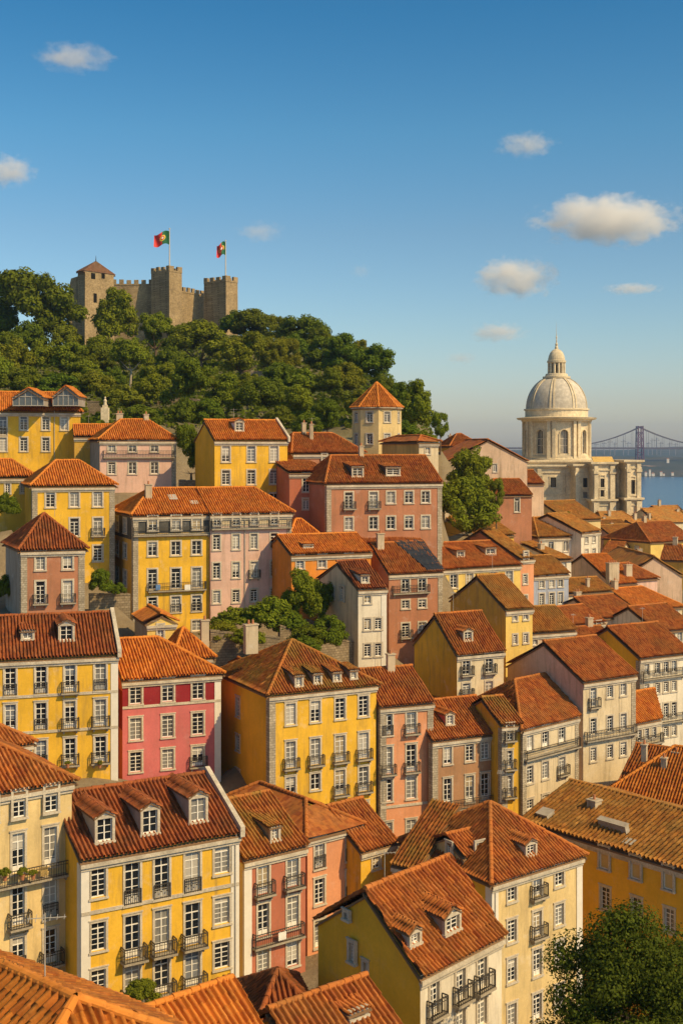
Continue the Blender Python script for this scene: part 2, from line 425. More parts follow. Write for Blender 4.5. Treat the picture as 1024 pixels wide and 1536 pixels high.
def slab_mesh(w, p):
    key = ('slab', round(w,2), round(p,2))
    if key in _cache: return _cache[key]
    m = MB(); x = w/2 + .06
    m.abox(-x, x, -p-.06, .02, -.13, 0); m.abox(-x+.1, x-.1, -p+.05, .02, -.20, -.13)
    for sx in (-1, 1):
        c = sx*(x-.25); m.abox(c-.06, c+.06, -p*.6, .02, -.42, -.20)
    _cache[key] = m.mesh('balcony', [M['slab']]); return _cache[key]

def add_window(root, O, T, ac, z0, w, h, style, lod, off=0.0, name='window'):
    a = math.atan2(T.y, T.x); nrm = Vector((T.y, -T.x, 0))
    ms, mf, mp = win_meshes(w, h, style, lod)
    o = link(name, ms, root, O + T*ac + Z*z0 + nrm*off, a)
    if mf: link('frame', mf, o)
    link('pane', mp, o)
    if style != 's' and h > .9 and RNG.random() < .34:      # roller blind or curtain part-way down
        f_ = RNG.choice((.25, .4, .55, .8, .97)); key = ('blind', round(w,2), round(h,2), f_)
        if key not in _cache:
            m = MB(); k_ = max(2, int(h*f_/.11))
            for i in range(k_):
                za, zb_ = h - h*f_*i/k_, h - h*f_*(i+1)/k_
                m.face([(-w/2+.03,.142,zb_), (w/2-.03,.142,zb_), (w/2-.03,.152,za), (-w/2+.03,.152,za)])
            _cache[key] = m
        mt = RNG.choice(('blindw', 'blindw', 'blindg', 'blindc')); kk = key + (mt,)
        if kk not in _cache: _cache[kk] = _cache[key].mesh('blind', [M[mt]])
        link('blind', _cache[kk], o)
    return o

def add_balcony(root, O, T, ac, z0, w, p, lod):
    a = math.atan2(T.y, T.x); step = .17 if lod == 0 else (.22 if lod == 1 else .34)
    w = qz(w); o = link('balcony', slab_mesh(w, p), root, O + T*ac + Z*z0, a)
    link('railing', rail_mesh(w, p, step=step, r=.013 if lod == 0 else .016), o); return o

def wall_cells(mb, O, T, Wd, zb, zt, wins, slot, bands):
    """wall with real openings; wins (a0, a1, z0, z1); bands (z0, z1, slot)"""
    A = {0.0, Wd}; Zs = {zb, zt}
    for a0, a1, z0, z1 in wins: A |= {a0, a1}; Zs |= {z0, z1}
    for z0, z1, _ in bands: Zs |= {min(max(z0, zb), zt), min(max(z1, zb), zt)}
    A = sorted(A); Zs = sorted(Zs)
    nrm = Vector((T.y, -T.x, 0))
    for i in range(len(A)-1):
        if A[i+1]-A[i] < 1e-5: continue
        for j in range(len(Zs)-1):
            if Zs[j+1]-Zs[j] < 1e-5: continue
            ca, cz = (A[i]+A[i+1])/2, (Zs[j]+Zs[j+1])/2
            if any(a0 < ca < a1 and z0 < cz < z1 for a0, a1, z0, z1 in wins): continue
            sl = slot
            for z0, z1, b in bands:
                if z0 < cz < z1: sl = b
            mb.face([O+T*A[i]+Z*Zs[j], O+T*A[i+1]+Z*Zs[j], O+T*A[i+1]+Z*Zs[j+1], O+T*A[i]+Z*Zs[j+1]], sl)
    for a0, a1, z0, z1 in wins:
        i = -nrm*.22
        c = [O+T*a0+Z*z0, O+T*a1+Z*z0, O+T*a1+Z*z1, O+T*a0+Z*z1]
        for k in range(4):
            p, q = c[k], c[(k+1) % 4]; mb.face([p, q, q+i, p+i], slot)

def on_facade(Pw, T, x):
    """distance along the vertical plane through Pw with direction T met by photograph column x"""
    k = (x-CX)/F; den = T.x - k*T.y
    return (k*Pw.y - Pw.x)/den

def B(label, L, Rr, d, D, base, wall, rows=(), cols=(), ww=16, ang=None, Bk=None, roof=('u', 26, None, None), tile='r',
      lwall=None, lrows=(), lcols=(), lww=9, bands=(), lbands=None, belts=(), pil='', lb=(), dm=(), ch=(), verge='', name='town_house', cat='house',
      cornice=True, ridge_px=False, period=.30, over=.38, lod=None, rise=None, pipe=None, group=HOUSES, bdep=.45, deep=7, quoin='quoin', wscale=1.0, rot=None, wcol=None, ridge_pos=.5, lauto=0):
    P0 = at(L[0], L[1], d)
    if ang is None:
        d1 = d*(L[1]-HY)/(Rr[1]-HY); P1 = at(Rr[0], Rr[1], d1); u = P1-P0; u.z = 0; Wd = u.length; u.normalize()
    else:
        u = Vector((math.cos(R(ang)), math.sin(R(ang)), 0)); Wd = on_facade(P0, u, Rr[0])
    v = Vector((-u.y, u.x, 0))
    if rot is not None: v = Vector((-math.sin(R(rot)), math.cos(R(rot)), 0))
    axis, pitch, e0, e1 = roof[:4]; k = math.tan(R(pitch))
    span = D if axis == 'u' else Wd
    rz = k*span*ridge_pos if axis in 'uv' else (k*D if axis == 'm' else 0)
    if ridge_px:                 # L and Rr mark the ridge: step forward and down to the eave
        P0 = P0 - v*(D*ridge_pos) - Z*rz
    zb = CAMZ + (HY-base)/F*d if base is not None else P0.z - 9
    H = P0.z - zb
    root = empty(name, (P0.x, P0.y, zb), label, cat, group)
    if lod is None: lod = 0 if d < 125 else (1 if d < 210 else 2)
    for fa, fb in ((.2,.0),(.8,.0),(.5,.5),(0,.9)):
        p = P0 + u*(Wd*fa) + v*(D*fb); ANCH.append((p.x, p.y, zb))
    pt = lambda a, b, z: u*a + v*b + Z*z
    mats = [W[wall]]; names = [wall]
    def slot(nm):
        if nm not in names: names.append(nm); mats.append(W[nm])
        return names.index(nm)
    ls = slot(lwall or wall)
    def zpx(y, a, O, T):            # height on the facade of photograph row y at distance a along it
        p = P0 + O + T*a
        return CAMZ + (HY-y)/F*p.y - zb
    mb = MB()
    def do_facade(O, T, Wf, rows, cols, wwpx, sl, bands_, lb_, zt):
        O = Vector(O); holes = []; placed = []
        acs = [on_facade(P0+O, T, x) for x in cols]
        for row in rows:
            y0, y1, codes = row[:3]; yd = row[3] if len(row) > 3 else y1
            for ci, code in enumerate(codes):
                if code == '.' or ci >= len(acs): continue
                ac = acs[ci]; dep = (P0+O+T*acs[0]).y
                ztop = CAMZ + (HY-y0)/F*dep - zb
                zbot = CAMZ + (HY-(yd if code in 'bjdk' else y1))/F*dep - zb
                dd = (P0+O+T*ac).y
                # width in metres from pixel width on this facade
                wpx = wwpx[ci] if isinstance(wwpx, (list, tuple)) else wwpx
                w = qz(abs(on_facade(P0+O, T, cols[ci]+wpx/2) - on_facade(P0+O, T, cols[ci]-wpx/2))*wscale*.80)
                h = qz(ztop-zbot)
                placed.append((ac, zbot, w, h, code))
                if ac-w/2 > .05 and ac+w/2 < Wf-.05 and zbot > -deep+.1 and zbot+h < zt-.05:
                    holes.append((ac-w/2, ac+w/2, zbot, zbot+h))
        wall_cells(mb, O, T, Wf, -deep, zt, holes, sl, [(zpx(b[1], 0, O, T), zpx(b[0], 0, O, T), slot(b[2])) for b in bands_])
        hs = set((round(h[0],4), round(h[2],4)) for h in holes)
        for ac, zbot, w, h, code in placed:
            inset = (round(ac-w/2,4), round(zbot,4)) in hs
            add_window(root, O, T, ac, zbot, w, h, code, lod, 0 if inset else .18)
            if code == 'b': add_balcony(root, O, T, ac, zbot-.02, w+.55, bdep, lod)
            if code == 'j':
                a = math.atan2(T.y, T.x); o = link('railing', rail_mesh(qz(w+.12), .1, step=.14 if lod == 0 else .2), root, O+T*ac+Z*(zbot+.02), a)
        for y, xa, xb in lb_:
            a0, a1 = on_facade(P0+O, T, xa), on_facade(P0+O, T, xb)
            add_balcony(root, O, T, (a0+a1)/2, zpx(y, (a0+a1)/2, O, T), abs(a1-a0), bdep, lod)
    do_facade((0,0,0), u, Wd, rows, cols, ww, 0, bands, lb, H-.33)
    Dl = D
    do_facade(pt(0,D,0), -v, Dl, lrows, lcols, lww, ls, bands if lbands is None else lbands, (), H-.33)
    do_facade(pt(Wd,0,0), v, D, (), (), 8, ls, (), (), H-.33)
    do_facade(pt(Wd,D,0), -u, Wd, (), (), 8, 0, (), (), H-.33)
    for i in range(lauto):          # small windows on the plain side wall
        add_window(root, pt(0,D,0), -v, D*(.72 if i == 0 else .42), H-RNG.uniform(2.6,3.4), qz(RNG.choice((.7,.8,.9))), qz(RNG.choice((1.1,1.3,1.5))), 'w', max(1, lod), .18)
    # ---- roof
    e = over; vg = .14; polys = []; caps = []; ze = H - e*k
    if axis in 'uv':
        bm_ = D*ridge_pos if axis == 'u' else Wd*ridge_pos
        if axis == 'u': q = lambda s, t, z: pt(s, t, z); S, Tt = Wd, D
        else: q = lambda s, t, z: pt(t, s, z); S, Tt = D, Wd
        x0 = -vg if e0 is None else -e; x1 = S+vg if e1 is None else S+e
        kb = rz/max(.1, Tt-bm_); zeb = H - e*kb
        if e0 is not None and e1 is not None and e0+e1 > S: f_ = S/(e0+e1); e0, e1 = e0*f_, e1*f_
        r0 = (-vg if e0 is None else e0); r1 = (S+vg if e1 is None else S-e1)
        RZ = H+rz
        polys.append([q(x0,-e,ze), q(x1,-e,ze), q(r1,bm_,RZ), q(r0,bm_,RZ)])
        polys.append([q(x1,Tt+e,zeb), q(x0,Tt+e,zeb), q(r0,bm_,RZ), q(r1,bm_,RZ)])
        caps.append((q(r0,bm_,RZ), q(r1,bm_,RZ)))
        if e0 is None: mb.face([q(0,0,H-.33), q(0,Tt,H-.33), q(0,bm_,RZ-.38)], ls if axis == 'u' else 0)
        else:
            polys.append([q(x0,Tt+e,zeb), q(x0,-e,ze), q(r0,bm_,RZ)]); caps += [(q(x0,-e,ze), q(r0,bm_,RZ)), (q(x0,Tt+e,zeb), q(r0,bm_,RZ))]
        if e1 is None: mb.face([q(S,Tt,H-.33), q(S,0,H-.33), q(S,bm_,RZ-.38)], ls if axis == 'u' else 0)
        else:
            polys.append([q(x1,-e,ze), q(x1,Tt+e,zeb), q(r1,bm_,RZ)]); caps += [(q(x1,-e,ze), q(r1,bm_,RZ)), (q(x1,Tt+e,zeb), q(r1,bm_,RZ))]
    else:
        RZ = H + k*D
        polys.append([pt(-vg,-e,ze), pt(Wd+vg,-e,ze), pt(Wd+vg,D+.1,H+k*(D+.1)), pt(-vg,D+.1,H+k*(D+.1))])
        for a in (0, Wd): mb.face([pt(a,0,H-.33), pt(a,D,H-.33), pt(a,D,RZ-.36)], ls)
        mb.face([pt(0,D,H-.34), pt(Wd,D,H-.34), pt(Wd,D,RZ-.36), pt(0,D,RZ-.36)], 0)
    mb.build('wall', mats, root)
    out = [[], [], [], 0]; smb = MB()
    for p in polys:
        p = [x for i, x in enumerate(p) if (x-p[i-1]).length > .02]
        if len(p) < 3: continue
        n = (p[1]-p[0]).cross(p[2]-p[0]).normalized()
        c = sum(p, Vector((0,0,0)))/len(p) + Vector((P0.x, P0.y, zb))
        vis = n.dot((CAMP-c).normalized()) > -.06
        slope_grid(p, out, period=period, detail=vis and d < 330, amp=(.42*period if tile != 'k' else .015), sag=.05 if d < 300 else 0)
        slab(smb, p)
    ro = roof_mesh('roof', out, T[tile], root)
    smb.build('eaves', M['eave'], ro)
    cmb = MB()
    for p, q_ in caps: cap_line(cmb, p, q_, .16 if d > 60 else .15)
    if cmb.f: link('ridge_tiles', cmb.mesh('ridge_tiles', [T[tile]]), ro)
    # ---- mouldings
    tmb = MB()
    if cornice:
        tmb.box(pt(-.1,-.26,H-.80), u*(Wd+.2), v*.259, Z*.26); tmb.box(pt(-.05,-.13,H-1.02), u*(Wd+.1), v*.13, Z*.219)
    for y in belts:
        sm_ = MB(); sm_.box(pt(.0,-.09,zpx(y,0,Vector((0,0,0)),u)-.12), u*Wd, v*.09, Z*.24); sm_.build('string_course', M['trim'], root)
    if tmb.f: tmb.build('cornice', M['trim'], root)
    for side in pil:
        a0 = -.02 if side == 'l' else Wd-.62
        m_ = MB(); m_.box(pt(a0,-.06,-deep), u*.64, v*.10, Z*(deep+H-.6))
        if side == 'l': m_.box(pt(-.06,.04,-deep), u*.08, v*.6, Z*(deep+H-.6))
        m_.build('corner_pilaster', M[quoin], root)
    if pipe is not None:
        a = on_facade(P0, u, pipe); m_ = MB(); m_.tube(pt(a,-.09,-deep), pt(a,-.09,H-.6), .055, n=8); m_.tube(pt(a,-.09,H-.62), pt(a,-.3,H-.2), .05, n=8)
        m_.build('downpipe', M['pipe'], root)
    for side in verge:
        a0 = Wd-.05 if side == 'r' else -.30
        m_ = MB(); th = .34
        for s0, s1, z0, z1 in ((-e-.05, D*ridge_pos, ze, H+rz), (D+e, D*ridge_pos, ze, H+rz)):
            p0, p1 = pt(a0, s0, z0-.3), pt(a0, s1, z1-.3)
            m_.box(p0, p1-p0, u*th, Z*.72)
        m_.build('parapet', M['trim'], root)
    # ---- dormers on the front slope
    if dm:
        kk = k if axis == 'u' else (rz/e0 if (axis == 'v' and e0) else k)
        for (x, y, wpx, hpx, kind, *rest) in dm:
            cheek = rest[0] if rest else 'cheek'
            dirw = Vector(((x-CX)/F, 1, (HY-y)/F)); Po = Vector((P0.x, P0.y, zb+H))
            # plane z = H + kk*b
            nrm = Z - v*kk if abs(u.dot(v)) < .02 else (u.cross(v + Z*kk)).normalized()
            tt = (Po-CAMP).dot(nrm)/dirw.dot(nrm); hit = CAMP + dirw*tt - Vector((P0.x, P0.y, zb))
            if tt <= 0: continue
            det = u.x*v.y-u.y*v.x; ac = (hit.x*v.y-hit.y*v.x)/det; b0 = (u.x*hit.y-u.y*hit.x)/det
            zf = H + kk*b0; dd = tt
            w = qz(wpx/F*dd/max(.5, abs(u.x)) ); h = qz(hpx/F*dd); gr = w*.28 if kind == 'g' else 0
            f = lambda a_, b_, z_: pt(ac+a_, b0+b_, z_)
            k2 = kk*.22
            back = h/kk if kind == 'g' else h/(kk-k2)
            m_ = MB(); zlo = zf-.25; x2 = w/2
            fwm = .12
            gl = (w-2*fwm, h-.12-.24)
            # front wall as a frame round the opening, cheeks
            m_.box(f(-x2,0,zlo), u*fwm, v*.12, Z*(h+.25)); m_.box(f(x2-fwm,0,zlo), u*fwm, v*.12, Z*(h+.25))
            m_.box(f(-x2+fwm,0.001,zlo), u*(w-2*fwm), v*.118, Z*(.25+.12)); m_.box(f(-x2+fwm,0.001,zf+h-.24), u*(w-2*fwm), v*.118, Z*.24)
            zb2 = zf+h if kind == 'g' else zf+h+k2*back
            for sx in (-1, 1):
                m_.face([f(sx*x2,.02,zlo), f(sx*x2,back,zf+kk*back), f(sx*x2,back,zb2), f(sx*x2,.02,zf+h)], 1)
            if kind == 'g': m_.face([f(-x2,0,zf+h), f(x2,0,zf+h), f(0,0,zf+h+gr)], 0)
            do = m_.build('dormer', [M['whitetrim'], M[cheek] if cheek in M else W[cheek]], root)
            o2 = [[], [], [], 0]; s2 = MB(); ov = .18
            if kind == 'g':
                bk = (h+gr)/kk; dz = gr/x2*ov
                for sx in (-1, 1):
                    po = [f(sx*(x2+ov),-ov,zf+h-dz), f(sx*(x2+ov),back-.02,zf+h-dz), f(0,bk,zf+h+gr), f(0,-ov,zf+h+gr)]
                    slope_grid(po, o2, period=period*.8, amp=.08, sag=0, detail=d < 200); slab(s2, po, .08, -.10)
            else:
                bk = back+.1
                po = [f(-x2-ov,-ov-.05,zf+h-k2*ov), f(x2+ov,-ov-.05,zf+h-k2*ov), f(x2+ov,bk,zf+h+k2*bk+.05), f(-x2-ov,bk,zf+h+k2*bk+.05)]
                slope_grid(po, o2, period=period*.8, amp=.08, sag=0, detail=d < 200); slab(s2, po, .08, -.10)
            dr = roof_mesh('dormer_roof', o2, T[tile], do)
            k0 = len(s2.v)
            s2.build('dormer_eaves', M['eave'], do)
            ms, mf, mp = win_meshes(qz(gl[0]), qz(gl[1]), 'w', max(1, lod))
            a = math.atan2(u.y, u.x)
            link('sash', ms, do, f(0,-.06,zf+.12), a); link('pane', mp, do, f(0,-.06,zf+.12), a)
    for (fa, fb, cw, cd, chh) in ch:
        a, b = fa*Wd, fb*D
        if axis == 'u': zc = H + (k*b if fb <= .5 else k*(D-b))
        elif axis == 'v': zc = H + (k*a if fa <= .5 else k*(Wd-a))
        else: zc = H + k*b
        if axis in 'uv': zc = min(zc, H+rz)
        m_ = MB(); m_.box(pt(a-cw/2,b-cd/2,zc-.8), u*cw, v*cd, Z*(chh+.8))
        m_.box(pt(a-cw/2-.08,b-cd/2-.08,zc+chh), u*(cw+.16), v*(cd+.16), Z*.12)
        nn = max(1, int(max(cw, cd)/.5))
        for i in range(nn):
            c = pt(a + (i-(nn-1)/2)*.45*(cw >= cd), b + (i-(nn-1)/2)*.45*(cw < cd), zc+chh+.12)
            m_.tube(c, c+Z*.4, .13, .10, n=8, m=1, cap=True)
        m_.build('chimney', [M['chimney'], M['clay']], ro)
    if d < 200 and axis == 'u' and RNG.random() < .38:      # television aerial by the ridge
        c = pt(Wd*RNG.uniform(.25,.75), D*ridge_pos+.3, H+rz-.4); m_ = MB(); hh = RNG.uniform(1.8,2.8)
        m_.tube(c, c+Z*hh, .022, n=5); e_ = (u*RNG.uniform(.3,1)+v*RNG.uniform(-1,1)).normalized(); p_ = c+Z*(hh-.15); m_.tube(p_-e_*.5, p_+e_*.6, .015, n=4)
        f_ = Vector((-e_.y, e_.x, 0))
        for i in range(6): m_.tube(p_+e_*(-.45+.2*i)-f_*(.34-.03*i), p_+e_*(-.45+.2*i)+f_*(.34-.03*i), .011, n=4)
        m_.build('aerial', M['pipe'], ro)
    return dict(ro=ro, k=k, root=root, P0=P0, u=u, v=v, W=Wd, D=D, H=H, zb=zb, rz=rz, pt=pt)

def hatch(b, fa, fb, w, l, h, mat='pipe'):
    """skylight box lying on the front slope"""
    up = (b['v'] + Z*b['k']).normalized(); nr = b['u'].cross(up).normalized(); p = b['pt'](fa*b['W'], fb*b['D'], b['H'] + b['k']*fb*b['D']) - nr*.1
    m = MB(); m.box(p, b['u']*w, up*l, nr*(h+.1)); m.box(p-b['u']*.06-up*.06+nr*(h+.1), b['u']*(w+.12), up*(l+.12), nr*.05)
    m.build('roof_hatch', M[mat], b['ro'])
# ---------------------------------------------------------------- the houses, nearest first
# rooftops along the lower edge of the view
B('bright orange roof of the nearest house, its thick ridge tiles running down to the corner', (-60,1418), (165,1530), 38, 9, None, 'cream', ang=-40, roof=('u',30,None,1.5), tile='o', ridge_px=True, name='tiled_house')
B('house under a ribbed orange roof sloping right, in front of the long yellow facade', (165,1531), (346,1466), 50, 8, None, 'ochre', roof=('u',32,None,None), tile='o', ridge_px=True, name='tiled_house')
B('little house with a shaded dark red pyramid roof below the salmon facades', (392,1528), (470,1530), 66, 5, None, 'ochre', ang=15, roof=('u',30,2.2,2.2), tile='d', name='tiled_house')
B('house with a ribbed dark red roof and small low dormer, under the plain golden gable', (405,1513), (547,1462), 54, 8, None, 'ochre', roof=('u',32,None,None), tile='r', ridge_px=True, name='tiled_house',
  dm=[(536,1527,26,14,'s')])
B('gabled house with a plain golden side and pale front, two dormers in its roof', (630,1454), (752,1393), 64, 9, 1760, 'white', rot=37, lwall='gold', roof=('u',33,None,None), tile='r',
  cols=[651,690,722], rows=[(1474,1520,'bbb',1522),(1536,1580,'www')], ww=17, lcols=[523,531,548], lrows=[(1367,1377,'w'),(1409,1437,'.w'),(1430,1470,'..w')], lww=[7,9,7], deep=9,
  dm=[(621,1418,18,26,'g','cheek'),(677,1399,26,32,'g','cheek')], bdep=.42)
B('tall cream house with a red pyramid roof and narrow balconies down its middle', (737,1318), (872,1277), 88, 11, 1680, 'cream', rot=33, lwall='gold', roof=('u',31,6.2,6.2), tile='r',
  cols=[767,805,838], rows=[(1319,1352,'wbw',1357),(1380,1413,'wbw',1418),(1438,1473,'wdw',1478),(1506,1545,'ddd')], ww=16, pil='lr', quoin='whitetrim', dm=[(795,1284,18,22,'g','ivory')], pipe=741, deep=9)
B('small cream roof-terrace attic with two windows cut into the red pyramid roof', (694,1280), (735,1270), 91, 4, 1330, 'cream', rot=33, roof=('u',24,None,None), tile='r', cols=[716], rows=[(1263,1282,'d')], ww=12,
  lcols=[676], lrows=[(1264,1284,'w')], lww=9, name='roof_attic', cat='attic')
LG = B('long golden building under a broad mossy brown roof, its windows blinded, behind the big tree', (784,1226), (1030,1300), 108, 13, 1450, 'gold', roof=('u',18,None,None), tile='b', cat='building', name='long_building',
  cols=[907,954,1003], rows=[(1269,1303,'sss'),(1331,1365,'www')], ww=18, period=.42, ch=[(.28,.30,.9,.9,.5)])
B('low house with an orange roof and pale chimneys behind the mossy brown roof', (905,1190), (1040,1240), 118, 13, None, 'ochre', ang=-30, roof=('u',30,5,None), tile='o', ch=[(.55,.3,.5,.5,.8),(.28,.4,.5,.5,.8)], name='tiled_house')
B('house with a dark orange tile roof and a square chimney at the right edge', (930,1168), (1080,1215), 122, 10, None, 'ochre', ang=-32, roof=('u',26,None,None), tile='r', ch=[(.52,.15,.7,.7,2.2)], name='tiled_house')
# front row, left to right
CH = B('tall cream house with plants on its long balcony, left of the broad yellow house', (-42,1190), (108,1165), 79, 10, 1500, 'cream', roof=('u',26,None,4.5), tile='r',
  cols=[-14,28,76], rows=[(1193,1233,'www'),(1257,1318,'ddd'),(1337,1398,'jbj'),(1416,1462,'wjb',1468)], ww=24, lb=[(1322,-40,101)], bdep=.6)
B('narrow red house showing one window and a ribbed roof corner above the cream house', (-30,1122), (47,1108), 92, 8, 1200, 'brick', roof=('u',28,None,3.5), tile='r', cols=[15], rows=[(1125,1145,'w')], ww=16)
B('broad yellow house with three long tiled dormers and white lattice under its upper windows', (122,1284), (358,1243), 80, 11, 1515, 'yellow', roof=('u',26,None,None), tile='d', lwall='gold',
  cols=[148,199,243,289,333], rows=[(1302,1346,'wjjjw',1366),(1384,1426,'wbbbw',1449),(1455,1496,'wbbbw',1514)], ww=28, belts=[1372], pil='lr', quoin='whitetrim', verge='r',
  dm=[(157,1264,25,42,'g'),(225,1252,25,42,'g'),(297,1234,25,42,'g')], pipe=352, bdep=.7, cat='house')
BP = B('narrow brick-pink house with a mossy roof and a wide balcony hung with white cloth', (366,1283), (458,1262), 87, 10, 1480, 'brick', roof=('u',27,None,None), tile='m',
  cols=[395,439], rows=[(1290,1325,'bb',1341),(1356,1390,'dd',1404),(1424,1462,'ww')], ww=21, lb=[(1411,379,452)], pil='l', quoin='whitetrim', dm=[(412,1262,13,24,'s')])
B('salmon pink house with white blinds under a hipped roof with a stepped ridge', (461,1250), (539,1231), 94, 12, 1450, 'salmon', roof=('v',28,3.6,2), tile='r',
  cols=[479,526], rows=[(1258,1300,'jj',1302),(1318,1356,'wj',1360),(1380,1420,'dw')], ww=18, pipe=541)
B('small bright yellow house with one window below the tall yellow corner house', (541,1271), (592,1257), 95, 8, 1345, 'yellow', roof=('u',30,None,None), tile='r', cols=[564], rows=[(1278,1303,'w')], ww=14, lod=0)
B('low annex with a short mossy roof over a golden wall, beside the red pyramid roof', (590,1290), (628,1308), 93, 6, 1370, 'gold', ang=-34, roof=('m',27,None,None), tile='m', name='annex', cat='annex')
# second row
B('yellow house with two dormers and a white stone right edge, beside the rose pink house', (-20,986), (177,975), 107, 11, 1170, 'yellow', ang=17, roof=('u',27,None,None), tile='d',
  cols=[16,62,105.5,151], rows=[(1000,1028,'jjbj',1043),(1057,1085,'djbb',1098),(1113,1140,'djbb',1153)], ww=21, belts=[1048,1103], pil='r', quoin='whitetrim', dm=[(42,960,18,15,'s','slate'),(100,962,22,28,'g','slate')], verge='r')
B('rose pink house with a dark wine-red top storey under a ribbed orange roof', (184,1016), (331,1003), 117, 11, 1190, 'rose', ang=22, roof=('u',27,None,5), tile='o',
  cols=[204,252,297], rows=[(1021,1056,'www'),(1077,1110,'www'),(1128,1158,'wwb')], ww=22, bands=[(1008,1062,'wine')], belts=[1062], pil='r', quoin='whitetrim')
B('small cream gable-fronted cottage perched among the roofs below the yellow apartment house', (221,931), (264,931), 128, 7, 1080, 'paleyellow', ang=20, roof=('v',26,None,None), tile='o', cols=[241], rows=[(937,957,'w')], ww=12, name='cottage', cat='cottage', lwall='grey')
B('low house with a crumpled bright orange roof and a tall chimney slab beside the cottage', (262,985), (318,985), 124, 8, 1180, 'ochre', ang=22, roof=('u',30,2,2), tile='o', ch=[(.95,.25,.8,.5,2.0)], name='tiled_house')
B('big yellow corner house with a plain golden side and four little dormers in a row', (404,1038), (564,1022), 115, 13, 1262, 'yellow', rot=27, lwall='gold', roof=('u',29,5.6,6.4), tile='m',
  cols=[436,473,510,545], rows=[(1055,1087,'wwww'),(1112,1140,'bbbb',1152),(1165,1190,'wwbb',1203),(1219,1240,'...w')], ww=18, lcols=[357], lrows=[(1046,1075,'w'),(1103,1126,'w'),(1155,1180,'w')], lww=7, pil='l',
  dm=[(448,1030,12,18,'s'),(476,1026,12,17,'s'),(505,1022,12,16,'s'),(530,1018,10,15,'s')], ch=[(.10,.55,1.3,.7,2.0)], lbands=())
B('red-walled attic with a tiled lid breaking out of the mossy hipped roof', (366,1003), (388,998), 124, 5, 1120, 'wine', ang=20, roof=('v',20,None,None), tile='m', name='roof_attic', cat='attic')
B('narrow terracotta pink house with a cream band and iron balconies, beside the yellow corner house', (570,1056), (649,1050), 120, 10, 1265, 'salmon', ang=22, roof=('u',27,None,None), tile='r',
  cols=[581,616.5], rows=[(1066,1092,'jb',1103),(1120,1148,'bb',1161),(1169,1202,'ww'),(1234,1256,'ww')], ww=18, belts=[1212], pil='lr', ch=[(.55,.45,.8,.5,1.6)])
B('brown house with one white dormer and a long iron balcony under three french windows', (648,1107), (752,1094), 121, 10, 1250, 'brown', ang=26, roof=('u',27,None,None), tile='r',
  cols=[671,704,727], rows=[(1117,1146,'www'),(1168,1195,'ddd',1208),(1222,1238,'w..')], ww=15, lb=[(1211,650,744)], pil='lr', dm=[(674,1088,13,19,'g','rose')])
B('very narrow yellow house stacked with three balconied windows', (752,1084), (782,1080), 122, 8, 1225, 'yellow', ang=22, roof=('u',24,None,None), tile='m', cols=[763], rows=[(1086,1104,'b',1110),(1126,1145,'b',1153),(1163,1185,'b',1195)], ww=12, pil='l')
B('long roof in brown tile running back between the brown house and the yellow gable house', (664,1066), (745,1062), 133, 9, 1100, 'ochre', ang=26, roof=('u',24,2,2), tile='b', name='tiled_house', cat='house')
B('ivory house with a broad red roof and one balcony across its three french windows', (783,1090), (867,1070), 122.5, 12, 1240, 'ivory', rot=22, roof=('u',28,3.5,None), tile='r',
  cols=[794,817,842], rows=[(1095,1114,'ddd',1126),(1149,1175,'wwb'),(1199,1214,'www')], ww=12, lb=[(1129,785,865)], pil='lr', belts=[1140])
B('ivory and grey-pink house with a plain side gable and a long iron balcony', (874,1019), (952,1007), 129, 12, 1175, 'ivory', ang=33, lwall='greypink', roof=('u',28,None,None), tile='r',
  cols=[889,914,934], rows=[(1031,1050,'bww',1060),(1078,1094,'ddd',1102),(1121,1142,'www')], ww=11, lb=[(1105,876,950)], pil='r', belts=[1112])
B('low ivory house with an orange roof and a balcony of close french windows', (951,1082), (991,1066), 134, 9, 1165, 'ivory', ang=36, rot=-4, roof=('u',26,None,None), tile='o', cols=[958,969,980], rows=[(1089,1103,'ddd',1112),(1124,1140,'www')], ww=8, lb=[(1115,952,990)])
B('white four-storey house with rows of french windows and a yellow side wall', (959,984), (1034,973), 146, 11, 1165, 'white', ang=30, lwall='gold', roof=('u',27,None,None), tile='r',
  cols=[969,985,998,1010], rows=[(990,1004,'dddd',1013),(1026,1042,'wwww'),(1059,1074,'dddd',1081),(1094,1110,'wwww')], ww=9, lb=[(1015,961,1024),(1083,961,1024)], pil='l')
B('house with a bright yellow plain gable, one dormer and a pale two-window front', (685,978), (755,971), 132, 9, 1070, 'ivory', ang=27, lwall='yellow', roof=('u',38,None,None), tile='r',
  cols=[699,733], rows=[(985,1005,'bb',1012),(1025,1042,'bw',1046)], ww=14, dm=[(701,962,14,17,'g','cheek')], verge='')
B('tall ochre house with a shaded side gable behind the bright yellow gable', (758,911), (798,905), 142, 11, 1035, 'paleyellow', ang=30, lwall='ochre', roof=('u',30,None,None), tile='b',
  cols=[772,788], rows=[(918,931,'ww'),(952,966,'ww'),(994,1008,'ww')], ww=8)
B('low grey-fronted house under a wide rumpled brown roof beside the ochre house', (790,947), (862,940), 146, 9, 1010, 'greypink', ang=24, roof=('u',26,3,None), tile='b', cols=[802,818,845], rows=[(953,967,'www')], ww=9)
B('small white house with an orange lean roof and two bright windows', (858,935), (905,922), 158, 8, 960, 'white', ang=34, roof=('u',22,None,None), tile='r', cols=[884,896], rows=[(933,948,'ww')], ww=8)
B('flat-sided greyish pink house with a shallow orange roof above the ivory gable', (860,965), (925,968), 150, 8, 1000, 'greypink', ang=20, roof=('u',18,None,None), tile='r', ch=[(.75,.5,.7,.7,1.0)])
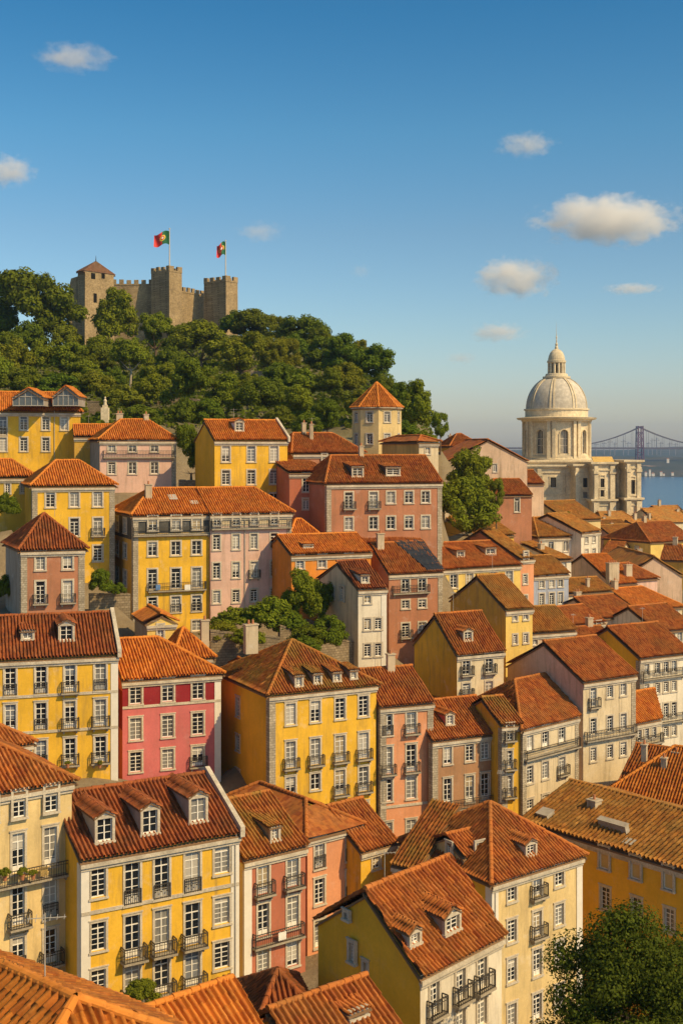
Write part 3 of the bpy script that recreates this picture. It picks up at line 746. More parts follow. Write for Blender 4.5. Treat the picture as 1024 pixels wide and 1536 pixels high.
# third row
B('white weathered house with a tall blank side gable and one small dormer', (537,880), (579,876), 140, 11, 1005, 'white', ang=20, rot=26, lwall='ivory', roof=('u',24,None,None), tile='d',
  cols=[551,567], rows=[(890,905,'w.'),(928,945,'ww'),(966,985,'ww')], ww=12, lcols=[499,514], lrows=[(876,897,'.w'),(880,898,'w.')], lww=7, dm=[(547,875,12,14,'s','white')], pil='r', quoin='whitetrim')
TH = B('terracotta house with a long balcony and a black sheet over part of its roof', (583,857), (663,852), 152, 10, 1000, 'terracotta', ang=24, roof=('u',32,None,None), tile='r',
  cols=[608,633], rows=[(865,880,'dd',888),(900,913,'ww'),(935,950,'bw',956),(978,998,'.b',1010)], ww=14, lb=[(889,588,642)], pil='r', ch=[(.10,.40,.9,.5,1.8)])
PY = B('pale yellow house with a broad brown-orange roof and two small dormers', (664,851), (780,838), 168, 12, 960, 'paleyellow', ang=30, roof=('u',25,None,None), tile='r',
  cols=[680,704,740,763], rows=[(857,882,'wwww'),(901,917,'w...')], ww=13, dm=[(690,836,12,11,'s'),(735,832,16,11,'s')], pipe=686)
B('slim salmon house squeezed against the pale yellow one, two windows high', (779,836), (800,822), 175, 16, 915, 'salmon', ang=38, roof=('u',24,None,None), tile='b', cols=[787], rows=[(827,842,'w'),(862,876,'w'),(893,905,'w')], ww=8)
B('blue-grey house with white windows in a patch of orange roofs', (800,861), (852,854), 182, 9, 925, 'blue', ang=28, roof=('u',26,None,None), tile='b', cols=[812,827,840], rows=[(865,882,'www'),(890,908,'www')], ww=9)
B('orange-walled house with a low bright orange roof and swollen dormer', (437,829), (556,823), 149, 9, 905, 'orange', ang=24, roof=('u',22,None,None), tile='o', cols=[450,483,523], rows=[(834,853,'www')], ww=14, dm=[(462,822,14,6,'s')])
B('long orange roof of a house wedged behind the terracotta house', (530,813), (632,810), 160, 9, 850, 'ochre', ang=24, roof=('u',20,None,None), tile='r', ch=[(.0,.8,.5,.5,1.0)])
B('round-topped bright orange roof beside the tall brick-pink house', (437,800), (476,798), 158, 5, 850, 'brick', ang=20, roof=('u',34,1.4,1.4), tile='o')
B('white house with tall openings under a fan of brown roof, below the church', (808,804), (871,797), 216, 14, 872, 'white', ang=22, roof=('u',22,3,None), tile='b', cols=[826,848,862], rows=[(808,828,'www'),(838,852,'..w')], ww=9, ch=[(.1,.5,1.2,1,2)])
B('narrow white house turning the corner with stacked windows, right under the church portico', (871,797), (899,785), 217, 14, 872, 'white', ang=47, roof=('u',22,None,None), tile='b', cols=[879,890], rows=[(800,815,'ww'),(824,840,'ww')], ww=6, pil='r')
B('red brick-pink house with a pitched grey-edged roof and two dark dormers', (490,722), (662,719), 160, 11, 805, 'terracotta', ang=20, roof=('u',31,2.5,None), tile='r',
  cols=[523,560,586,613,638], rows=[(738,756,'bbwww',763),(776,795,'wwwww')], ww=15, pil='lr', dm=[(536,716,17,17,'s','slate'),(589,714,21,14,'s','slate')], bdep=.5, ch=[(.42,.5,.6,.6,1.2)])
B('tall brick-pink tower house with two windows at the side of the red terrace', (434,706), (487,706), 166, 9, 800, 'brick', ang=16, roof=('m',8,None,None), tile='r', cols=[459], rows=[(711,738,'w'),(748,764,'w')], ww=12)
B('orange-roofed house with a white attic window behind the brick-pink terrace', (440,677), (545,672), 176, 11, 705, 'terracotta', ang=18, roof=('u',26,1.5,3), tile='r', cols=[486], rows=[(681,695,'w')], ww=9, ch=[(.36,.35,.5,.5,2.0),(.30,.5,.6,.6,1.4)])
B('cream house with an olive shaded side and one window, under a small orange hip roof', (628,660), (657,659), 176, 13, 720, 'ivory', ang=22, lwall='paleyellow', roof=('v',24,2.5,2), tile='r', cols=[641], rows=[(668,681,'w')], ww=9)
# upper rows on the left
B('long yellow house with two glazed gables breaking through its roof, high on the left', (-24,614), (121,612), 186, 10, 705, 'yellow', ang=14, roof=('u',30,None,2.5), tile='o',
  cols=[5,36,69,97], rows=[(624,645,'jwww',652),(656,677,'www.')], ww=14, pipe=82)
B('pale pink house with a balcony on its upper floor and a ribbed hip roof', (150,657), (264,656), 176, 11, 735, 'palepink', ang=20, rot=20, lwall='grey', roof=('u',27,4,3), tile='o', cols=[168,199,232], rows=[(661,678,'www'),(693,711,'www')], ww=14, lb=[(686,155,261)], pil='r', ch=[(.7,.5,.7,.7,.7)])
B('low bright orange roof joined to the pale pink house', (112,652), (186,652), 184, 8, 690, 'ochre', ang=14, roof=('u',22,None,None), tile='o', name='annex', cat='annex', ch=[(.95,.5,1.0,.8,1.6)])
B('plain yellow house with a single roof dormer and white-edged gable, under the wooded hill', (322,657), (431,656), 170, 9, 765, 'yellow', ang=22, rot=24, roof=('u',30,None,None), tile='o', lwall='gold', cols=[339,377,411], rows=[(669,693,'www'),(705,727,'www'),(741,760,'..w')], ww=15, dm=[(359,647,13,16,'g','whitetrim')], verge='r')
B('deep yellow house with white stone corners and three upper windows, above the old rose house', (49,726), (172,723), 150, 12, 870, 'yellow', ang=20, roof=('u',25,3.5,3.5), tile='o', lwall='mustard', cols=[76,112,147], rows=[(736,761,'www'),(778,805,'.wb'),(820,844,'..w')], ww=17, pil='lr')
B('plain mustard wing with an orange roof, joined to the deep yellow house', (-30,713), (52,712), 157, 9, 870, 'mustard', ang=20, roof=('u',24,None,2.5), tile='o', cols=[12,35], rows=[(722,740,'ww')], ww=9)
B('old rose house with a ribbed pyramid roof and tall windows, at the left edge', (32,821), (127,817), 128, 10, 915, 'terracotta', ang=18, rot=24, lwall='grey', roof=('u',33,4.2,4.2), tile='d', cols=[61,102], rows=[(828,855,'ww'),(872,895,'bb',905)], ww=18, pil='lr')
YA = B('yellow apartment house with a dark glazed top floor and stone corner', (200,770), (316,768), 149, 12, 955, 'yellow', ang=22, rot=22, lwall='ochre', roof=('u',25,3.5,None), tile='o', cols=[229,264,295], rows=[(774,796,'ddd'),(813,834,'www'),(854,874,'ddd',884),(896,914,'jjj',920),(934,950,'..w')], ww=17,
  bands=[(762,801,'slate')], belts=[803], lb=[(802,200,315),(885,222,308)], pil='l', lcols=[176,188], lrows=[(774,796,'dd'),(811,833,'ww'),(850,873,'ww')], lww=7, ch=[(.28,.30,.8,.6,1.6)])
B('pink apartment house with a glazed top gallery and white stone right edge', (316,768), (437,765), 152, 12, 930, 'palepink', ang=22, roof=('u',25,None,3), tile='o', cols=[325,354,381,411], rows=[(771,788,'dddd'),(802,825,'wwww'),(844,868,'wwbw'),(886,905,'wwww')], ww=13, bands=[(764,790,'ivory')], belts=[793], lb=[(792,317,436)], pil='r', pipe=367)

hatch(LG, .06, .05, 1.2, 1.0, .3, 'cheek'); hatch(LG, .42, .12, 2.8, .5, .7, 'cheek'); hatch(LG, .62, .03, .8, .7, .12, 'cheek')
hatch(YA, .55, .25, .9, 1.2, .1); hatch(YA, .80, .15, .8, .8, .12); hatch(PY, .30, .22, 1.2, 1.0, .15); hatch(PY, .75, .3, 1.0, 1.2, .15)

# black tarpaulin over the right end of the terracotta house's roof
def tarpaulin(b, f0, f1, f2, f3):
    o = b['P0'].copy(); m = MB(); nx, ny = 14, 10; k = b['k']
    def g(i, j):
        t = j/ny; a = b['W']*((f0+(f1-f0)*i/nx)*(1-t) + (f2+(f3-f2)*i/nx)*t); d = (b['D']/2+.1)*t - .2*(1-t)
        return b['u']*a + b['v']*d + Z*(k*d + .20 + .05*math.sin(i*1.7+j*.9) + .04*math.sin(j*2.3))
    for i in range(nx):
        for j in range(ny): m.face([g(i,j), g(i+1,j), g(i+1,j+1), g(i,j+1)])
    for j in range(ny): m.face([g(0,j), g(0,j+1), g(0,j+1)-Z*.3, g(0,j)-Z*.3]); m.face([g(nx,j+1), g(nx,j), g(nx,j)-Z*.3, g(nx,j+1)-Z*.3])
    for i in range(nx): m.face([g(i+1,0), g(i,0), g(i,0)-Z*.2, g(i+1,0)-Z*.2])
    tag(m.build('roof_tarpaulin', simple('black_tarpaulin', (.018,.020,.026), .45, .5, .4), None, o), "black sheet covering the right end of the terracotta house's roof", 'tarpaulin')
tarpaulin(TH, .70, 1.02, .42, .98)
# ---------------------------------------------------------------- dense quarter on the right, farther off
def S(label, L, Rr, d, D, wall, roof, tile='r', **kw):
    kw.setdefault('cornice', False); kw.setdefault('lauto', RNG.choice((0,1,2)))
    if 'ch' not in kw: kw['ch'] = [(RNG.uniform(.1,.9), RNG.uniform(.25,.75), RNG.uniform(.5,1.1), RNG.uniform(.5,.8), RNG.uniform(.5,1.6)) for _ in range(RNG.choice((0,1,1,2)))]
    kw.setdefault('base', L[1]+70); base = kw.pop('base')
    return B(label, L, Rr, d, D, base, wall, roof=roof, tile=tile, **kw)
S('house with a row of six shuttered windows under an orange hip roof', (955,914), (1022,899), 196, 12, 'ivory', ('u',24,None,3), 'o', ang=32, cols=[963,974,985,996,1005,1013], rows=[(921,938,'wwwwww')], ww=7, ch=[(.1,.5,.8,.8,1.2)])
S('small white house with a dark doorway below the mossy roofs', (907,823), (972,832), 268, 12, 'white', ('u',24,2,2), 'b', ang=-12, cols=[950], rows=[(832,845,'w')], ww=8)
S('grey shed-like house with a stained blank wall below the church', (900,800), (950,800), 300, 12, 'grey', ('u',26,None,None), 'b', ang=20)
S('wide brown roof in the middle of the far quarter', (925,808), (985,806), 292, 14, 'pink', ('u',22,None,3), 'b', ang=28)
S('low orange roof close under the church tower', (905,785), (960,788), 345, 13, 'ivory', ('u',24,2,2), 'b', ang=18)
S('tall orange-brown roof at the right edge above the pale gable', (975,812), (1040,806), 262, 14, 'paleyellow', ('u',27,3,None), 'r', ang=32, ch=[(.4,.5,.8,.8,1.2)])
S('twin-pitched brown roof near the waterside trees', (985,783), (1040,780), 360, 15, 'ivory', ('u',26,None,None), 'b', ang=25)
S('small ochre house with a tiled roof facing the river', (952,783), (990,782), 410, 12, 'ivory', ('u',26,2,2), 'r', ang=15, cols=[962,975], rows=[(785,792,'ww')], ww=5)
S('far low house with a rust roof at the waterside', (990,772), (1030,771), 470, 14, 'cream', ('u',24,None,None), 'b', ang=15, ch=[(.3,.5,1,1,2)])
S('white house with balconied windows at the right edge, below the six-windowed house', (985,945), (1040,936), 172, 11, 'white', ('u',26,None,None), 'r', ang=32, cols=[996,1008,1019], rows=[(951,965,'www')], ww=8)
S('greyish house with a chipped brown roof left of the six-windowed house', (900,925), (958,915), 178, 11, 'greypink', ('u',22,None,None), 'r', ang=32, cols=[935], rows=[(928,940,'w')], ww=8)
S('dark gabled attic house with a tin front on the brown roofs below the church', (818,783), (846,781), 246, 8, 'grey', ('v',28,None,None), 'y', ang=20, cols=[832], rows=[(784,797,'w')], ww=9)
S('house with a yellow-brown roof stepping down below the portico', (850,779), (900,775), 262, 16, 'cream', ('u',24,None,None), 'b', ang=34)
S('house with a mottled brown roof left of the white corner house', (768,800), (815,796), 226, 11, 'paleyellow', ('u',24,2,None), 'b', ang=30, ch=[(.1,.3,1,.8,1.5)])
S('brown-roofed house behind the pale yellow one with chimney stacks', (705,803), (770,798), 196, 13, 'ochre', ('u',22,None,None), 'b', ang=32, ch=[(.0,.5,.8,.6,1.4)])
S('cream house with a low brown hipped roof and one shuttered window, beside the blue-grey house', (851,888), (917,883), 192, 8, 'ivory', ('u',22,2,None), 'b', ang=26, base=965, cols=[884], rows=[(901,912,'s')], ww=9, ch=[(.55,.15,.5,.5,1.2)])
S('tall plain pinkish house wall under a long orange roof with a white chimney wall', (918,874), (954,872), 204, 17, 'greypink', ('u',25,None,None), 'o', ang=24, base=970, ch=[(.15,.06,2.0,1.0,2.6),(.9,.1,1.2,.8,1.8)])
S('pale blank gable end with a thin white roof edge, facing the rooftops', (938,862), (1022,868), 222, 22, 'greypink', ('v',33,None,None), 'b', ang=4, base=960)
S('orange hip-roofed house between the tall plain wall and the pale gable', (945,868), (985,862), 214, 10, 'palepink', ('u',24,2,2), 'r', ang=30, base=940)
S('grey house with a rounded stained wall among the brown roofs', (930,812), (985,815), 278, 12, 'grey', ('v',18,None,None), 'b', ang=-8, base=850)
S('small white gable-fronted house among brown roofs, below the waterside trees', (958,806), (984,806), 296, 10, 'white', ('v',28,None,None), 'b', ang=12, base=845, cols=[970], rows=[(810,818,'w')], ww=6)
S('ivory house with a red-brown roof facing left, far below the church', (900,832), (926,840), 262, 11, 'ivory', ('u',24,None,None), 'r', ang=-30, base=870, cols=[912], rows=[(842,852,'w')], ww=5)
S('tiny cream house with one window at the foot of the corner tower', (925,795), (946,794), 330, 8, 'cream', ('u',24,1.5,None), 'r', ang=26, base=820, cols=[935], rows=[(798,804,'w')], ww=5)
S('ochre house with a steep rust roof turned sideways at the right edge', (990,838), (1030,846), 246, 10, 'ochre', ('u',27,None,2), 'r', ang=-24, base=880, ch=[(.4,.5,.9,.8,1.4)])
S('pale house with two chimneys on its brown roof near the river', (960,795), (1003,793), 330, 11, 'cream', ('u',24,None,None), 'b', ang=30, base=830, ch=[(.3,.5,.9,.7,1.6),(.8,.5,.7,.7,1.4)])
S('white sliver of a house between the blue-grey and the white houses', (838,838), (856,832), 206, 9, 'white', ('m',14,None,None), 'b', ang=36, base=885, cols=[846], rows=[(842,852,'w')], ww=6)
# pinkish houses between the street trees and the church
S('big old pink house with a long sloping gable below the church dome', (672,690), (790,690), 232, 16, 'greypink', ('v',27,None,None), 'r', ang=10, base=800, cols=[742], rows=[(696,708,'w')], ww=7, group=HOUSES)
S('shaded red-pink house with a low orange roof and one bright door window', (738,741), (797,740), 214, 11, 'terracotta', ('u',24,2.5,None), 'r', ang=16, base=800, cols=[775], rows=[(747,768,'d')], ww=9)
S('pink house wall with a slanting roof edge joined to the big old pink house', (775,724), (815,722), 246, 12, 'greypink', ('u',22,None,None), 'r', ang=12, base=790)
S('orange roofs of a house peeping over the street trees', (675,668), (722,668), 262, 10, 'ochre', ('u',27,3,3), 'r', ang=12, base=730)
# tower house under the hill
b_ = B('octagonal cream tower house with a pointed orange roof, among the trees', (531,612), (571,612), 192, 8.4, 690, 'cream', ang=-14, roof=('u',48,None,None), tile='o', name='tower_house', cat='tower house') if False else None
def tower_house():
    P = at(566, 690, 192); zb = P.z; root = empty('tower_house', (P.x, P.y+4, zb), 'cream tower house with a pointed orange roof, among the hillside trees', 'tower house', None)
    ANCH.append((P.x, P.y+4, zb))
    Hh = at(566, 608, 192).z - zb; r = 3.9; n = 8; ph = R(22.5-20)
    ring = lambda rr, z: [Vector((rr*math.cos(ph+2*math.pi*i/n), rr*math.sin(ph+2*math.pi*i/n), z)) for i in range(n)]
    mb = MB(); lo, hi = ring(r, -5), ring(r, Hh)
    wins = []
    for i in range(n):
        a, b = lo[i], lo[(i+1) % n]; t = (b-a); Ln = t.length; t.normalize(); nrm = Vector((t.y, -t.x, 0))
        hs = []
        if nrm.y < .2:
            for zf in (Hh-2.6, Hh-6.0): hs.append((Ln/2-.5, Ln/2+.5, zf, zf+1.6)); wins.append((Vector((a.x,a.y,0)), t, Ln/2, zf))
        wall_cells(mb, Vector((a.x,a.y,0)), t, Ln, -5, Hh, hs, 0, [])
    mb.build('wall', [W['cream']], root)
    for O, t, ac, zf in wins: add_window(root, O, t, ac, zf, 1.0, 1.6, 'w', 1)
    out = [[],[],[],0]; sm = MB(); cm = MB(); top = at(558, 573, 196).z - zb; e = ring(r+.4, Hh-.25)
    for i in range(n):
        p = [e[i], e[(i+1) % n], Vector((0,0,top))]; slope_grid(p, out, sag=0); slab(sm, p); cap_line(cm, e[i], Vector((0,0,top)), .13)
    ro = roof_mesh('roof', out, T['o'], root); sm.build('eaves', M['eave'], ro); link('ridge_tiles', cm.mesh('ridge_tiles', [T['o']]), ro)
    c = MB(); c.lathe((0,0,0), [(r+.05,Hh-.5),(r+.25,Hh-.42),(r+.25,Hh-.3)], n=24); c.build('cornice', M['trim'], root)
tower_house()
# two glazed gables on the long yellow house
def glazed_gable(x0, x1, ytop, ybase, d, label):
    P = at((x0+x1)/2, ybase, d); w = (x1-x0)/F*d; h = (ybase-ytop)/F*d; root = empty('glazed_gable', P, label, 'glazed gable', 'glazed gables of the long yellow house')
    g = MB(); x = w/2; hw = h*.5
    g.face([(-x,0,0),(x,0,0),(x,0,hw),(0,0,h-.15),(-x,0,hw)]); g.build('pane', M['gallery'], root)
    f = MB()
    for i in range(6):
        xx = -x + w*i/5; zt = hw + (h-hw-.15)*(1-abs(xx)/x); f.abox(xx-.05, xx+.05, -.08, .02, -.02, zt)
    f.abox(-x, x, -.1, -.082, hw-.06, hw+.06); f.abox(-x, x, -.1, -.082, 0, .12); f.build('window', M['pipe'], root)
    dep = 5.0; out = [[],[],[],0]; sm = MB()
    for s in (-1, 1):
        po = [Vector((s*(x+.25),-.3,hw-.15)), Vector((s*(x+.25),dep,hw-.15)), Vector((0,dep,h)), Vector((0,-.3,h))]; slope_grid(po, out, sag=0); slab(sm, po, .12)
    ro = roof_mesh('roof', out, T['o'], root); sm.build('eaves', M['eave'], ro)
    s = MB(); s.face([(-x,.02,0),(-x,dep,0),(-x,dep,hw-.1),(-x,.02,hw-.1)]); s.face([(x,.02,0),(x,dep,0),(x,dep,hw-.1),(x,.02,hw-.1)]); s.build('wall', W['grey'], root)
glazed_gable(20, 66, 581, 609, 184.5, 'wide glazed gable with a white frame under a small orange roof')
glazed_gable(80, 118, 578, 609, 187, 'narrower glazed gable beside a patched grey and orange roof')

# ---------------------------------------------------------------- castle on the hill
def crenels(mb, a, b, t, z, h=1.3, w=1.5, gap=1.1, inw=None):
    a, b = Vector(a), Vector(b); L = (b-a).length; d = (b-a)/L; n = max(2, round((L+gap)/(w+gap))); s = L/(n*w+(n-1)*gap); inn = Vector((-d.y, d.x, 0))*t
    for i in range(n):
        mb.box(a + d*((w+gap)*s*i) + Z*z, d*(w*s), inn, Z*(h*RNG.uniform(.88, 1.08)))
def castle():
    d = 380.0; base = at(240, 515, d)
    root = empty('castle', (base.x, base.y, base.z-4), 'old stone castle with battlemented towers on the wooded hilltop', 'castle')
    off = Vector(root.location); l = lambda p: Vector(p) - off
    for x, y, dd in ((120,522,380),(180,515,385),(240,512,380),(300,505,385),(340,500,388)):
        p = at(x, y, dd); ANCH.append((p.x, p.y, p.z))
    def tower(xl, xc, xr, ytop, dd, name='tower', cren=True, hroof=0, ybot=545, wins=()):
        c = at(xc, ytop, dd); th = R(50); u = Vector((math.cos(th), math.sin(th), 0)); v = Vector((-u.y, u.x, 0))
        a = on_facade(c, u, xr); b = on_facade(c, v, xl); zt = c.z; zl = at(xc, ybot, dd).z
        mb = MB(); o = Vector((c.x, c.y, 0))
        ring = [o, o+u*a, o+u*a+v*b, o+v*b]
        tap = .035
        cen = o+u*a/2+v*b/2
        lo = [cen+(p-cen)*(1+tap) for p in ring]
        for i in range(4):
            p, q = lo[i], lo[(i+1) % 4]; p2, q2 = ring[i], ring[(i+1) % 4]
            mb.face([l(p+Z*zl), l(q+Z*zl), l(q2+Z*zt), l(p2+Z*zt)])
        mb.face([l(p+Z*(zt-1.0)) for p in ring])
        t = mb.build(name, M['castle'], root)
        if cren:
            m2 = MB()
            for i in range(4):
                p, q = ring[i], ring[(i+1) % 4]; e = (q-p).normalized(); inn = Vector((-e.y, e.x, 0))
                m2.box(l(p+Z*(zt-.02)-inn*.12), q-p, inn*.8, Z*.5)
                crenels(m2, l(p-inn*.12), l(q-inn*.12), .7, zt+.48-off.z+off.z)
            m2.build('battlements', M['castle'], t)
        if wins:
            m3 = MB()
            for x, y, w, h, face in wins:
                fu = u if face == 'r' else v
                s = on_facade(c, fu, x); p = c + fu*s; zz = CAMZ + (HY-y)/F*p.y; out = Vector((fu.y, -fu.x, 0)) if face == 'r' else Vector((-fu.y, fu.x, 0))
                ww, hh = w/F*dd/max(.4, abs(fu.x)), h/F*dd
                q = Vector((p.x, p.y, zz-hh/2)) - fu*ww/2
                m3.box(l(q+out*.06), fu*ww, -out*.3, Z*hh)
            m3.build('window', M['void'], t)
        if hroof:
            out = [[],[],[],0]; cc = l(cen); tz = zt-off.z+hroof; e = .7
            rr = [l(cen+(p-cen)*1.12+Z*(zt-.2)) for p in ring]; sm = MB()
            for i in range(4):
                po = [rr[i], rr[(i+1) % 4], Vector((cc.x, cc.y, tz))]; slope_grid(po, out, sag=0, detail=False); slab(sm, po, .3)
            ro = roof_mesh('roof', out, T['castle'], t); sm.build('eaves', M['eave'], ro)
            f = MB(); f.tube((cc.x,cc.y,tz-.2), (cc.x,cc.y,tz+1.6), .18, .04); f.build('finial', M['iron'], ro)
        return c, u, v, a, b, zt
    def curtain(xa, xb, ytop, da, db, ybot=545, name='curtain_wall'):
        p, q = at(xa, ytop, da), at(xb, ytop, db); q.z = p.z; zl = at(xa, ybot, da).z
        e = (q-p); L = e.length; e.normalize(); inn = Vector((-e.y, e.x, 0)); mb = MB()
        mb.box(l(Vector((p.x,p.y,zl))), (q-p), inn*1.6, Z*(p.z-zl)); w = mb.build(name, M['castle'], root)
        m2 = MB(); m2.box(l(p-inn*.1-Z*.02), q-p, inn*.6, Z*.5); crenels(m2, l(p-inn*.1), l(q-inn*.1), .6, .48, w=1.3, gap=.9); m2.build('battlements', M['castle'], w)
    tower(117, 128, 171, 405, 372, 'roofed_tower', False, 3.6, wins=[(140,414,5,9,'r'),(155,414,4,8,'r'),(143,447,4,14,'r')])
    tower(227, 254, 273, 407, 380); tower(306, 339, 356.5, 422, 382)
    curtain(168, 230, 428, 388, 388); curtain(268, 312, 438, 384, 396)
    # a lower stepped wall hugging the roofed tower
    p = at(104, 430, 375); mb = MB(); zl = at(104, 540, 375).z
    q = at(128, 405, 374); prof = [(p.x, p.z), (p.x+.6, p.z+2.5), (q.x, q.z-1)]
    for (x0, z0), (x1, z1) in zip(prof, prof[1:]):
        a = [Vector((x0,375,zl)), Vector((x1,375,zl)), Vector((x1,375,z1)), Vector((x0,375,z0))]; b = [v_+Vector((0,6,0)) for v_ in a]
        mb.face([l(x) for x in a]); mb.face([l(a[3]),l(a[2]),l(b[2]),l(b[3])]); mb.face([l(a[0]),l(a[3]),l(b[3]),l(b[0])]); mb.face([l(x) for x in b[::-1]])
    mb.build('buttress', M['castle'], root)
castle()
def flag(xp, ybase, ytop, corners, d, lp, lf):
    b = at(xp, ybase, d); t = at(xp, ytop, d); m = MB(); L = t.z-b.z
    m.tube((0,0,-1), (0,0,L), .22, .13, n=8); m.lathe((0,0,L), [(.01,.0),(.26,.12),(.26,.3),(.01,.45)], 8)
    o = m.build('flagpole', simple('pole_paint', (.55,.5,.45)), None, b); tag(o, lp, 'flagpole', 'flagpoles of the castle')
    x0, x1, y0, y1 = corners
    w = (x1-x0)/F*d; h = (y1-y0)/F*d; m = MB(); nu, nv = 20, 8
    g = lambda i, j: Vector((-w*i/nu, .5*math.sin(i/nu*8+j*.25)*(i/nu), -h*j/nv*(1-.12*i/nu) - .25*h*(i/nu)**1.3 + h*.10*math.sin(i/nu*6)))
    for i in range(nu):
        for j in range(nv): m.face([g(i,j), g(i,j+1), g(i+1,j+1), g(i+1,j)], 0 if i < nu*.42 else 1)
    c = g(nu*.42, nv*.5)
    for rr, mi, yy in ((.22*h, 2, -.06), (.13*h, 3, -.09), (.07*h, 4, -.12)):
        for s in (1, -1):
            pts = [g(nu*.42 + rr/w*nu*math.cos(a), nv*.5 + rr/h*nv*math.sin(a)*(1.15 if mi > 2 else 1)) + Vector((0, s*-yy, 0)) for a in (6.283*k/14 for k in range(14))]
            m.face(pts if s < 0 else pts[::-1], mi)
    fl = m.build('flag', [simple('flag_green',(.012,.13,.045)), simple('flag_red',(.62,.03,.02)), simple('flag_yellow',(.75,.55,.06)), simple('flag_crimson',(.55,.03,.03)), simple('flag_white',(.75,.75,.72))], None, at(x1, y0, d-.3))
    tag(fl, lf, 'flag', 'flags over the castle')
flag(254.5, 402, 344, (231,254,347,367), 384, 'tall flagpole on the middle battlemented tower', 'red and green flag with a round emblem, flying fully open')
flag(338.5, 418, 362, (325,338,363,383), 386, 'shorter flagpole on the right-hand battlemented tower', 'smaller flag drooping in folds, red and green with a round emblem')

# ---------------------------------------------------------------- domed church
def arch_pts(w, h, n=8):
    r = w/2; return [(-r,0),(r,0)] + [(r*math.cos(math.pi*i/n), h-r+r*math.sin(math.pi*i/n)) for i in range(n+1)]
def church():
    d = 380.0; px = d/F; c = at(834, 692, d); cy = d+18
    zb = at(834, 800, d).z
    root = empty('domed_church', (c.x, cy, zb), 'pale limestone church with a great ribbed dome and lantern', 'church')
    ANCH.extend([(c.x-10, d, at(834,785,d).z), (c.x+20, d, at(900,785,d).z), (c.x, cy+20, at(834,785,d).z)])
    dd = d+18; k = dd/F
    zy = lambda y: CAMZ + (HY-y)*k - zb        # heights on the dome's axis plane
    zf = lambda y, dep=d: CAMZ + (HY-y)/F*dep - zb
    cx = (834-CX)*k - c.x
    A = lambda: Vector((cx, 0, 0))
    r = 47.5*k
    # drum with real arched openings: built as a polygon of 16 bays
    nb = 16; drum = MB(); z0, z1 = zy(693), zy(632); zs, za = zy(680), zy(645)
    ph = R(-7.25-2.5)
    st_ = [R(27.5) if i % 2 == 0 else R(17.5) for i in range(nb)]; an_ = [ph + sum(st_[:i]) for i in range(nb+1)]
    for i in range(nb):
        a0, a1 = an_[i], an_[i+1]
        p, q = Vector((cx+r*math.cos(a0), r*math.sin(a0), 0)), Vector((cx+r*math.cos(a1), r*math.sin(a1), 0)); t = q-p; L = t.length; t.normalize(); n = Vector((t.y,-t.x,0))
        if i % 2 == 0:
            w = L*.52; pts = arch_pts(w, za-zs); m = p+t*L/2
            f = lambda x, z, o=0.0: m+t*x+Z*(zs+z)+n*o
            drum.face([p+Z*z0, q+Z*z0, q+Z*zs, p+Z*zs])
            drum.face([p+Z*zs, f(-w/2,0), f(-w/2,za-zs-w/2), p+Z*(za-w/2)]); drum.face([f(w/2,0), q+Z*zs, q+Z*(za-w/2), f(w/2,za-zs-w/2)])
            arc = pts[2:]; top = [(L/2*(1-2*j/8), z1-zs) for j in range(9)]
            drum.face([q+Z*(za-w/2), q+Z*z1, f(*arc[0])][:3])
            for j in range(8): drum.face([f(*arc[j]), f(*top[j]), f(*top[j+1]), f(*arc[j+1])])
            drum.face([p+Z*(za-w/2), f(*arc[8]), p+Z*z1])
            for j in range(len(pts)):
                a_, b_ = pts[j], pts[(j+1) % len(pts)]; drum.face([f(*a_), f(*b_), f(*b_, -1.0), f(*a_, -1.0)])
            # archivolt
            ar = MB()
            for j in range(8):
                (xa, za_), (xb, zb_) = arc[j], arc[j+1]; cz = za-zs-w/2; s = 1.22
                ar.face([f(xa,za_,.25), f(xa*s,cz+(za_-cz)*s,.25), f(xb*s,cz+(zb_-cz)*s,.25), f(xb,zb_,.25)]); ar.face([f(xa*s,cz+(za_-cz)*s,.25), f(xa*s,cz+(za_-cz)*s,-.1), f(xb*s,cz+(zb_-cz)*s,-.1), f(xb*s,cz+(zb_-cz)*s,.25)])
                ar.face([f(xa,za_,.25), f(xb,zb_,.25), f(xb,zb_,-.1), f(xa,za_,-.1)])
            for sx in (-1, 1): ar.box(f(sx*w/2 - (0 if sx > 0 else .45), 0, -.1), t*.45, n*.35, Z*(za-zs-w/2))
            o = MB(); o.face([f(*x, -.9) for x in pts]); wn_ = o.build('window', M['glass'], root)
            g = MB()
            for xx in (-w*.22, 0, w*.22): g.box(f(xx-.12, 0, -.88), t*.24, n*.1, Z*(za-zs-(.2 if xx == 0 else w*.12)))
            for zz in (.33, .62): g.box(f(-w/2, (za-zs)*zz-.12, -.85), t*w, n*.1, Z*.24)
            g.build('glazing_bars', M['lime2'], wn_); ar.build('frame', M['lime'], wn_)
        else:
            drum.face([p+Z*z0, q+Z*z0, q+Z*z1, p+Z*z1])
            for fx in (.06, .60):   # paired pilasters
                drum.box(p+t*(L*fx)+Z*z0, t*(L*.34), n*.8, Z*(z1-z0))
    drum.build('drum', M['lime'], root)
    mb = MB(); cc = (cx,0,0)
    mb.lathe(cc, [(r+.9,zy(694)),(r+.9,zy(688)),(r+.5,zy(687)),(r+.5,zy(684.5)),(r,zy(684.4))], 48)
    mb.build('drum_base', M['lime'], root); mb = MB()
    mb.lathe(cc, [(r,zy(633)),(r+1.0,zy(632.5)),(r+1.0,zy(630.5)),(r+2.2,zy(629.5)),(r+2.6,zy(627)),(r+.6,zy(626)),(r-.2,zy(625.8)),(r-.2,zy(616)),(r+.2,zy(615.5)),(r+.2,zy(613.5)),(r-2.2,zy(613.3))], 48)
    mb.build('cornice', M['lime'], root)
